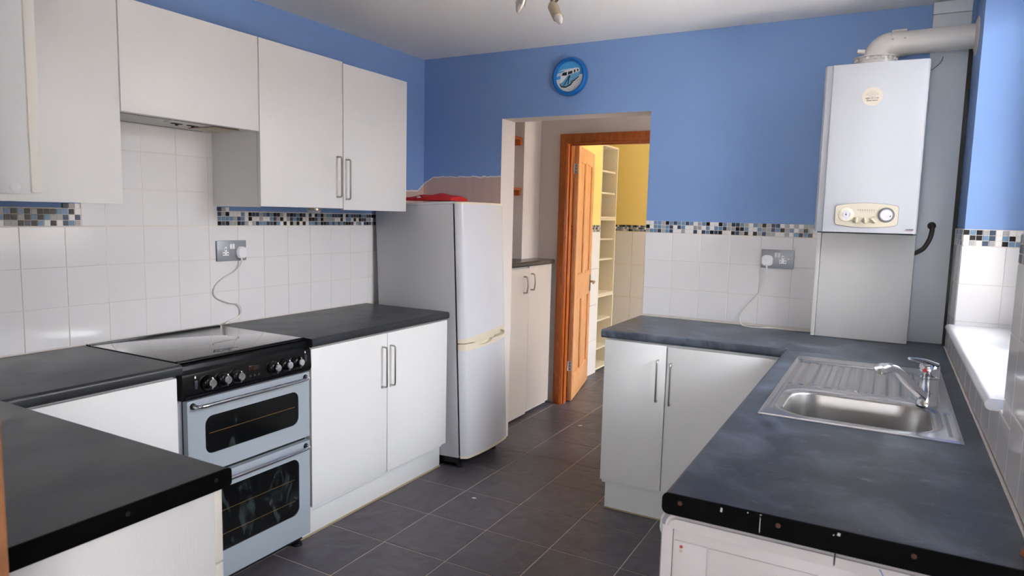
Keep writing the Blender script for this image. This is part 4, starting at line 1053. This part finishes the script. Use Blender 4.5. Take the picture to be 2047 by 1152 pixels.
text('brand_lettering', 'Glow-worm', 0.0105, (2.755, 3.6812, 1.4285), (0, -1, 0), blk_print, bo, bold=0.00015, squash=0.72)
obj('brand_underline', box(nb(), 2.739, 2.772, 3.6805, 3.690, 1.4215, 1.4225), red_print, bo)
stk = obj('sticker', prism(nb(), circle(2.581, 1.987, 0.039, 36), 3.6774, 3.6795, 'xzy'), mat('faded_sticker', (206, 197, 184), 0.5), bo)
pale_print = mat('pale_print', (150, 144, 146), 0.6)
for s, z, sz, m_, bo_ in (('Call now', 2.007, 0.0062, pale_print, 0), ('to activate your', 2.0010, 0.0062, pale_print, 0), ('FREE GUARANTEE', 1.9945, 0.0060, pale_print, 0), ('Telephone', 1.9880, 0.0062, pale_print, 0), ('0800 073 2142', 1.9795, 0.0082, blk_print, 0.0001), ('Glow-worm', 1.9705, 0.0085, blk_print, 0.0002)):
    text('lettering', s, sz, (2.581, 3.6771, z), (0, -1, 0), m_, stk, bold=bo_)
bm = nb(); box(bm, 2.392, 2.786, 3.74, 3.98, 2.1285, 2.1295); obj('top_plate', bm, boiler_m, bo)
# flue
fl = thing('flue_pipe', 'white flue pipe bending from the boiler top to the right wall', 'pipe', (2.585, 3.842, 2.13))
fc = Vector((2.578, 3.842, 2.13)); r_ = 0.052
obj('collar', lathe(nb(), [(0.086, 0.001), (0.086, 0.028), (0.078, 0.030), (0.078, 0.042), (0.088, 0.044), (0.088, 0.049), (0.055, 0.052)], fc, seg=36), pipe_m, fl)
b2 = nb()
for k in range(16):
    a = 2*PI*k/16; c = fc + Vector((0.079*math.cos(a), 0.079*math.sin(a), 0.036)); box(b2, c.x-0.006, c.x+0.006, c.y-0.006, c.y+0.006, c.z-0.006, c.z+0.007)
obj('collar_lug', b2, pipe_m, fl)
pts = [fc+Vector((0, 0, 0.048))]
R0 = 0.056
for k in range(9):
    a = PI/2*k/8; pts.append(Vector((fc.x+R0*(1-math.cos(a)), fc.y, 2.231-R0+R0*math.sin(a))))
obj('elbow', tube(nb(), pts, r_, 32), pipe_m, fl, ang=40)
obj('pipe', cyl(nb(), (fc.x+R0+0.001, fc.y, 2.231), (W-0.002, fc.y, 2.237), r_-0.0015, seg=36), pipe_m, fl, ang=40)
cl = obj('clamp_band', cyl(nb(), (fc.x+R0-0.002, fc.y, 2.231), (fc.x+R0+0.056, fc.y, 2.2315), r_+0.0015, seg=36), pipe_m, fl, ang=40)
b2 = nb(); box(b2, fc.x+R0-0.002, fc.x+R0+0.056, fc.y-0.006, fc.y+0.006, 2.281, 2.293, 0.003); obj('clamp_ear', b2, pipe_m, cl)
b2 = nb()
for x in (0.004, 0.050):
    d = Vector((0, -0.96, 0.22)).normalized(); c = Vector((fc.x+R0+x, fc.y, 2.231))+d*(r_+0.001); lathe(b2, [(0.0045, 0), (0.004, 0.002), (0, 0.0022)], c, d, 12)
obj('screw', b2, nickel, cl)
obj('test_point', cyl(nb(), (fc.x-0.044, fc.y-0.02, 2.205), (fc.x-0.074, fc.y-0.02, 2.208), 0.010, seg=14), pipe_m, fl)
obj('wall_plate', lathe(nb(), [(r_-0.001, 0), (0.080, 0.0), (0.080, 0.004), (0.058, 0.010), (r_-0.001, 0.012)], (W-0.0005, fc.y, 2.237), (-1, 0, 0), 40), pipe_m, fl)
# boxing below the boiler
bx = thing('pipe_boxing', 'white boxed panel between the boiler and the worktop', 'panel', (2.59, 3.93, 0.912))
obj('front_panel', box(nb(), 2.4085, 2.788, 3.868, 3.884, 0.9125, 1.402, 0.001), unit_m, bx)
obj('side_panel', box(nb(), 2.389, 2.4065, 3.866, 3.985, 0.9125, 1.405, 0.001), unit_m, bx)
obj('side_panel', box(nb(), 2.776, 2.790, 3.8845, 3.968, 0.9125, 1.400, 0.001), unit_m, bx)
# hose and thin wire
hs = thing('drain_hose', 'short brown hose curving from the boxing into the white board', 'hose', (2.85, 3.96, 1.40))
obj('hose', tube(nb(), [(2.850, 3.966, 1.445), (2.851, 3.938, 1.444), (2.851, 3.925, 1.420), (2.844, 3.922, 1.385), (2.825, 3.924, 1.345), (2.8, 3.926, 1.325), (2.785, 3.93, 1.318)], 0.0095, 12, 6), hose_m, hs)
obj('ferrule', lathe(nb(), [(0.017, 0), (0.017, 0.010), (0.012, 0.013)], (2.850, 3.9695, 1.446), (0, -1, 0), 20), hose_m, hs)
tag(obj('thin_wire', tube(nb(), [(2.785, 3.80, 2.10), (2.80, 3.82, 2.112), (2.825, 3.84, 2.14), (2.832, 3.842, 2.163)], 0.0012, 6, 5), blk_print), 'thin dark wire from the boiler up to the flue pipe', 'wire')

# ================================================================== SOCKETS
def socket(side, u0, u1, z0, z1, base, plug_u, out_u, label, plug_label):
    """side '+x': faces +x, u = y ; side '-y': faces -y, u = x"""
    def P(u, z, d): return (base+d, u, z) if side == '+x' else (u, base-d, z)
    def BX(bm, ua, ub, za, zb, da, db, bev=0.0):
        if side == '+x': return box(bm, base+da, base+db, ua, ub, za, zb, bev)
        return box(bm, ua, ub, base-db, base-da, za, zb, bev)
    n = (1, 0, 0) if side == '+x' else (0, -1, 0)
    zc = (z0+z1)/2; uc = (u0+u1)/2
    s = thing('wall_socket', label, 'socket', P(uc, zc, 0), 'metal double sockets')
    obj('back_box', BX(nb(), u0, u1, z0, z1, 0, 0.006), grey_ring, s)
    obj('plate', BX(nb(), u0-0.0006, u1+0.0006, z0-0.0006, z1+0.0006, 0.004, 0.0105, 0.002), socket_m, s)
    bm = nb(); BX(bm, out_u-0.0055, out_u+0.0055, zc-0.004, zc+0.018, 0.010, 0.0114); BX(bm, out_u-0.0165, out_u+0.0165, zc-0.022, zc-0.005, 0.010, 0.0114)
    ins = obj('outlet', bm, wplastic, s)
    bm = nb(); BX(bm, out_u-0.0018, out_u+0.0018, zc+0.004, zc+0.012, 0.011, 0.0117)
    for du in (-0.0105, 0.0105): BX(bm, out_u+du-0.003, out_u+du+0.003, zc-0.016, zc-0.0115, 0.011, 0.0117)
    obj('pin_hole', bm, blk_print, ins)
    for k, du in enumerate((-0.0075, 0.0075)):
        bx_ = BX(nb(), uc+du-0.006, uc+du+0.006, zc+0.008, zc+0.032, 0.010, 0.0135, 0.001); obj('switch', bx_, wplastic, s)
    obj('screw', lathe(nb(), [(0.004, 0), (0.0035, 0.0015), (0, 0.0018)], P(out_u+(-0.024 if out_u < uc else 0.026)*1.0, zc, 0.0105), n, 14), nickel, s)
    # plug
    p = thing('plug', plug_label, 'plug', P(plug_u, zc-0.01, 0.0108))
    bm = nb(); poly = rrect(plug_u-0.026, plug_u+0.026, zc-0.036, zc+0.018, 0.018, 6)
    m0 = 'yzx' if side == '+x' else 'xzy'
    a_, b_ = (base+0.0108, base+0.030) if side == '+x' else (base-0.0108, base-0.030)
    prism(bm, poly, a_, b_, m0)
    end = [f for f in bm.faces if len(f.verts) > 4 and abs((f.calc_center_median()[0] if side == '+x' else f.calc_center_median()[1]) - b_) < 1e-4]
    bmesh.ops.bevel(bm, geom=[e for f in end for e in f.edges], offset=0.005, segments=3, affect='EDGES')
    obj('plug_body', bm, wplastic, p)
    obj('plug_collar', lathe(nb(), [(0.0045, 0), (0.0035, 0.012)], P(plug_u, zc-0.035, 0.020), (0, 0, -1), 12), wplastic, p)
    return p, P, zc
p, P, zc = socket('+x', 2.412, 2.571, 1.207, 1.300, 0.008, 2.536, 2.457, 'metal double socket on the left wall above the cooker', 'white plug in the left wall socket, its cable running behind the cooker')
obj('cable', tube(nb(), [(0.028, 2.536, 1.214), (0.028, 2.536, 1.195), (0.022, 2.508, 1.158), (0.016, 2.430, 1.120), (0.015, 2.394, 1.078), (0.015, 2.404, 1.042), (0.022, 2.464, 1.014), (0.026, 2.512, 1.004), (0.022, 2.536, 0.972), (0.020, 2.526, 0.942), (0.022, 2.470, 0.925), (0.026, 2.440, 0.917)], 0.0037, 8, 7), cable_m, p)
p, P, zc = socket('-y', 2.126, 2.280, 1.215, 1.308, 3.991, 2.157, 2.230, 'metal double socket on the far wall beside the boiler', 'white plug in the far wall socket, its cable looping onto the worktop')
obj('cable', tube(nb(), [(2.157, 3.971, 1.222), (2.157, 3.972, 1.20), (2.154, 3.978, 1.150), (2.136, 3.984, 1.095), (2.110, 3.986, 1.062), (2.064, 3.984, 1.004), (2.042, 3.976, 0.955), (2.052, 3.955, 0.920), (2.090, 3.930, 0.9145), (2.15, 3.935, 0.9145), (2.20, 3.955, 0.9145), (2.28, 3.955, 0.9145), (2.388, 3.962, 0.9148)], 0.0035, 8, 7), cable_m, p)
obj('cable_clip', box(nb(), 2.109, 2.117, 3.978, 3.992, 1.068, 1.076, 0.002), cable_m, p)
sw = thing('fused_switch', 'small white switch on bare plaster behind the fridge', 'switch', (0.0, 3.60, 1.25))
obj('plate', box(nb(), 0.0005, 0.010, 3.562, 3.648, 1.205, 1.291, 0.002), wplastic, sw); obj('rocker', box(nb(), 0.010, 0.014, 3.59, 3.61, 1.235, 1.262, 0.001), wplastic, sw)

# ================================================================== CLOCK
ck2 = thing('wall_clock', 'round blue rimmed clock with a blue camper van on its face', 'clock', (1.028, 4.0, 2.24))
CC = Vector((1.028, 3.999, 2.241))
obj('rim', lathe(nb(), [(0.098, 0), (0.108, 0.004), (0.109, 0.014), (0.104, 0.026), (0.094, 0.031), (0.086, 0.027), (0.084, 0.016)], CC, (0, -1, 0), 48), ring_m, ck2)
YC = 3.999-0.0165
face = obj('face', prism(nb(), circle(CC.x, CC.z, 0.0845, 48), 3.998, YC, 'xzy'), mat('clock_sky', (66, 158, 218), 0.4), ck2)
def flat(name, poly, m, lift): return obj(name, prism(nb(), [(CC.x+a*0.084, CC.z+b*0.084) for a, b in poly], YC-lift*0.0003, YC-lift*0.0003+0.0003, 'xzy'), m, face)
sand = [(math.cos(a), math.sin(a)) for a in [math.radians(190+170*k/24) for k in range(25)]]
sand = [(x*0.99, y*0.99) for x, y in sand] + [(0.95, 0.12), (0.3, 0.02), (-0.6, -0.12)]
flat('sand', sand, mat('clock_sand', (216, 214, 216), 0.5), 1)
cloud = mat('clock_cloud', (196, 212, 226), 0.5)
flat('cloud', [(-0.85, 0.38), (-0.3, 0.42), (0.5, 0.5), (0.1, 0.54), (-0.5, 0.50)], cloud, 1); flat('cloud', [(-0.96, 0.05), (-0.5, 0.12), (0.2, 0.32), (-0.5, 0.34), (-0.9, 0.25)], cloud, 1)
van_b = mat('van_blue', (104, 174, 214), 0.5); van_w = mat('van_white', (226, 230, 234), 0.5)
flat('van_body', [(-0.68, -0.42), (-0.60, -0.62), (-0.25, -0.66), (0.10, -0.52), (0.72, -0.02), (0.74, 0.30), (-0.62, 0.05)], van_b, 2)
flat('van_front', [(-0.68, -0.42), (-0.66, 0.05), (-0.16, 0.06), (-0.30, -0.12), (-0.52, -0.36)], van_w, 3)
flat('van_roof', [(-0.66, 0.05), (-0.58, 0.26), (-0.30, 0.42), (0.40, 0.56), (0.70, 0.52), (0.76, 0.30), (0.0, 0.12), (-0.2, 0.05)], van_w, 3)
dw_ = mat('van_window', (40, 52, 66), 0.3)
flat('van_window', [(-0.58, 0.09), (-0.50, 0.28), (-0.20, 0.32), (-0.20, 0.09)], dw_, 4); flat('van_window', [(-0.12, 0.12), (-0.10, 0.32), (0.20, 0.38), (0.22, 0.20)], dw_, 4)
flat('van_window', [(0.32, 0.24), (0.32, 0.42), (0.42, 0.44), (0.44, 0.26)], dw_, 4); flat('van_window', [(0.56, 0.30), (0.55, 0.46), (0.64, 0.48), (0.66, 0.33)], dw_, 4)
flat('van_bumper', [(-0.70, -0.48), (-0.60, -0.68), (-0.25, -0.73), (0.12, -0.58), (0.30, -0.36), (0.70, -0.08), (0.70, -0.02), (0.26, -0.28), (0.08, -0.50), (-0.25, -0.65), (-0.58, -0.60), (-0.66, -0.44)], blk_print, 4)
flat('van_wheel', circle(0.20, -0.36, 0.10, 18), mat('wheel_grey', (112, 128, 140), 0.5), 4)
for s, a in (('5', -60), ('6', -88), ('7', -118), ('8', -146)):
    text('numeral', s, 0.015, (CC.x+0.071*math.cos(math.radians(a)), YC-0.0006, CC.z+0.071*math.sin(math.radians(a))), (0, -1, 0), mat('numeral_blue_'+s, (110, 150, 176), 0.5), face)
def hand(name, a, l, w):
    d = Vector((math.cos(a), math.sin(a))); n2 = Vector((-d.y, d.x)); c = Vector((CC.x, CC.z))
    pts = [c-d*0.006-n2*w, c+d*l-n2*w*0.6, c+d*l+n2*w*0.6, c-d*0.006+n2*w]
    obj(name, prism(nb(), [tuple(p_) for p_ in pts], YC-0.004, YC-0.003, 'xzy'), black_matt, ck2)
hand('minute_hand', math.radians(237), 0.062, 0.0022); hand('hour_hand', math.radians(262), 0.044, 0.0026); hand('second_hand', math.radians(8), 0.0, 0.0005)
obj('hub', cyl(nb(), (CC.x, YC, CC.z), (CC.x, YC-0.006, CC.z), 0.004, seg=14), black_matt, ck2)
gl_ = obj('second_hand_tip', prism(nb(), [(CC.x+0.045, CC.z-0.027), (CC.x+0.068, CC.z-0.018), (CC.x+0.068, CC.z-0.0172), (CC.x+0.045, CC.z-0.026)], YC-0.0045, YC-0.0035, 'xzy'), black_matt, ck2)

# ================================================================== CEILING LIGHT
LY = 2.60
li = thing('ceiling_light', 'ceiling spotlight fitting with bronze arms and candle bulbs', 'ceiling light', (1.53, LY, H))
obj('ceiling_plate', lathe(nb(), [(0.065, 0), (0.065, -0.012), (0.05, -0.022), (0.012, -0.026)], (1.535, LY, H-0.0005), seg=32), brass, li)
obj('stem', cyl(nb(), (1.535, LY, H-0.02), (1.535, LY, 2.295), 0.008, seg=14), brass, li)
bm = nb(); tube(bm, [(1.535, LY, 2.30), (1.505, LY, 2.32), (1.480, LY, 2.30), (1.474, LY, 2.262)], 0.006, 10, 5)
tube(bm, [(1.535, LY, 2.30), (1.575, LY, 2.318), (1.612, LY, 2.27), (1.618, LY, 2.225), (1.595, LY, 2.198)], 0.005, 10, 5)
tube(bm, [(1.535, LY, 2.30), (1.560, LY, 2.28), (1.582, LY, 2.225), (1.585, LY, 2.20)], 0.006, 10, 5)
obj('arm', bm, brass, li)
def spot(c, d, m):
    d = Vector(d).normalized(); c = Vector(c)
    h = obj('lamp_holder', lathe(nb(), [(0.006, -0.006), (0.013, -0.004), (0.0175, 0.004), (0.0185, 0.012), (0.0185, 0.062), (0.017, 0.062)], c, d, 24), m, li)
    obj('bulb', lathe(nb(), [(0.009, 0.030), (0.0155, 0.048), (0.0158, 0.060), (0.013, 0.074), (0.008, 0.086), (0.003, 0.092), (0, 0.093)], c, d, 22), frost, h)
    obj('clip', lathe(nb(), [(0.0, -0.008), (0.011, -0.006), (0.012, 0.010), (0.010, 0.014), (0, 0.015)], c+Vector((0, -0.001, 0)), d, 16), brass, h)
spot((1.474, LY, 2.268), (-0.26, -0.02, -0.92), nickel)
spot((1.586, LY, 2.192), (0.50, -0.25, -0.78), holder_glass)

# ================================================================== PASSAGE CUPBOARD, SHELVES
u = thing('tall_cupboard', 'pale tall passage cupboard with two bow handles and dark top', 'cupboard', (0.24, 4.6, 0), 'white kitchen cupboards')
obj('carcass', box(nb(), 0.0, 0.45, 4.17, 4.785, 0.02, 1.088), carcass_m, u)
prism_bm = prism(nb(), [(4.17, 0.022), (4.615, 0.022), (4.615, 0.040), (4.625, 0.040), (4.625, 1.080), (4.17, 1.080)], 0.452, 0.470, 'yzx')
pale = mat('pale_cream_laminate', (216, 206, 198), 0.4)
d1 = obj('door', prism_bm, pale, u)
d2 = obj('door', box(nb(), 0.452, 0.470, 4.628, 4.985, 0.040, 1.092, 0.001), pale, u)
obj('end_panel', box(nb(), 0.318, 0.45, 4.792, 4.98, 0.02, 1.088), carcass_m, u)
def bow_handle(parent, y, z0, z1):
    pts = [(0.470, y, z0), (0.488, y, z0), (0.498, y, z0+0.008), (0.504, y, (z0+z1)/2), (0.498, y, z1-0.008), (0.488, y, z1), (0.470, y, z1)]
    obj('handle', tube(nb(), pts, 0.0055, 10, 4), nickel, parent)
bow_handle(d1, 4.545, 0.908, 1.022); bow_handle(d2, 4.655, 0.922, 1.035)
bm = prism(nb(), nose_profile(0.317, 0.492, 1.093, 1.127, 0.010), 4.788, 4.990, 'xzy'); prism(bm, nose_profile(0.0, 0.492, 1.093, 1.127, 0.010), 4.17, 4.7879, 'xzy')
obj('top', bm, mat('dark_gloss_top', (60, 54, 54), 0.25), u)
for z, nm in ((1.975, 'upper'), (1.612, 'lower')):
    s = thing('wall_shelf', f'{nm} of two short orange wood shelves in the passage alcove', 'shelf', (0.15, 4.7, z), 'orange passage shelves')
    obj('batten', box(nb(), -0.015, 0.300, 4.760, 4.788, z-0.020, z+0.018, 0.001), pine_d, s)
    obj('board', box(nb(), -0.015, 0.303, 4.56, 4.788, z+0.0185, z+0.036, 0.001), pine_d, s)

# ================================================================== LARDER SHELVING
SY_0, SY_1, SXF = 6.232, 6.642, 0.352
for z0, z1, shelves, nm in ((1.437, 2.112, (1.873, 1.674), 'upper'), (0.718, 1.435, (1.242, 1.052), 'middle'), (0.0, 0.716, (0.477, 0.205), 'bottom')):
    s = thing('shelf_unit', f'cream open shelf unit beyond the pine door, {nm} of the stack', 'shelf unit', (0.18, 6.44, z0), 'stacked cream shelf units')
    obj('side_panel', box(nb(), 0.02, SXF, SY_1-0.016, SY_1, z0+0.001, z1, 0.0006), shelf_m, s)
    obj('side_panel', box(nb(), 0.02, SXF, SY_0, SY_0+0.016, z0+0.001, z1, 0.0006), shelf_m, s)
    obj('back_panel', box(nb(), 0.012, 0.02, SY_0, SY_1, z0+0.001, z1), shelf_m, s)
    base = 0.0 if z0 > 0.1 else 0.012
    obj('top_panel', box(nb(), 0.02, SXF, SY_0+0.016, SY_1-0.016, z1-0.016, z1, 0.0006), shelf_m, s)
    obj('bottom_panel', box(nb(), 0.02, SXF, SY_0+0.016, SY_1-0.016, z0+0.001+base, z0+0.017+base, 0.0006), shelf_m, s)
    for z in shelves: obj('shelf', box(nb(), 0.02, SXF-0.018, SY_0+0.0165, SY_1-0.0165, z-0.008, z+0.008, 0.0006), shelf_m, s)
    bm = nb(); zz = z0+0.1
    while zz < z1-0.08:
        cyl(bm, (SXF-0.042, SY_1-0.0158, zz), (SXF-0.042, SY_1-0.0166, zz), 0.0025, seg=8); zz += 0.075
    obj('peg_hole', bm, hose_m, s)

# ================================================================== small bits
pc = thing('wood_offcut', 'small brown wooden offcut on the near end of the right worktop', 'offcut', (2.93, 1.70, TZ))
bm = nb(); prism(bm, [(2.917, 1.703), (2.925, 1.690), (2.936, 1.684), (2.937, 1.722), (2.928, 1.716)], TZ+0.001, TZ+0.010, 'xyz'); obj('sliver', bm, brown_wood, pc)
for (x, y, l, w_, a, lab) in ((0.924, 3.207, 0.024, 0.006, 0.3, 'white paint fleck on the floor tiles in the middle of the kitchen'), (0.899, 4.63, 0.034, 0.008, 0.9, 'white paint fleck on the passage floor near the doorway')):
    bm = prism(nb(), [(-l/2, -w_*0.5), (l*0.1, -w_), (l/2, -w_*0.2), (l*0.2, w_), (-l*0.4, w_*0.6)], 0.0026, 0.0036, 'xyz')
    bmesh.ops.rotate(bm, verts=bm.verts, cent=(0, 0, 0), matrix=Matrix.Rotation(a, 3, 'Z')); bmesh.ops.translate(bm, verts=bm.verts, vec=(x, y, 0))
    tag(obj('paint_fleck', bm, wplastic), lab, 'paint fleck', 'paint flecks on the floor')
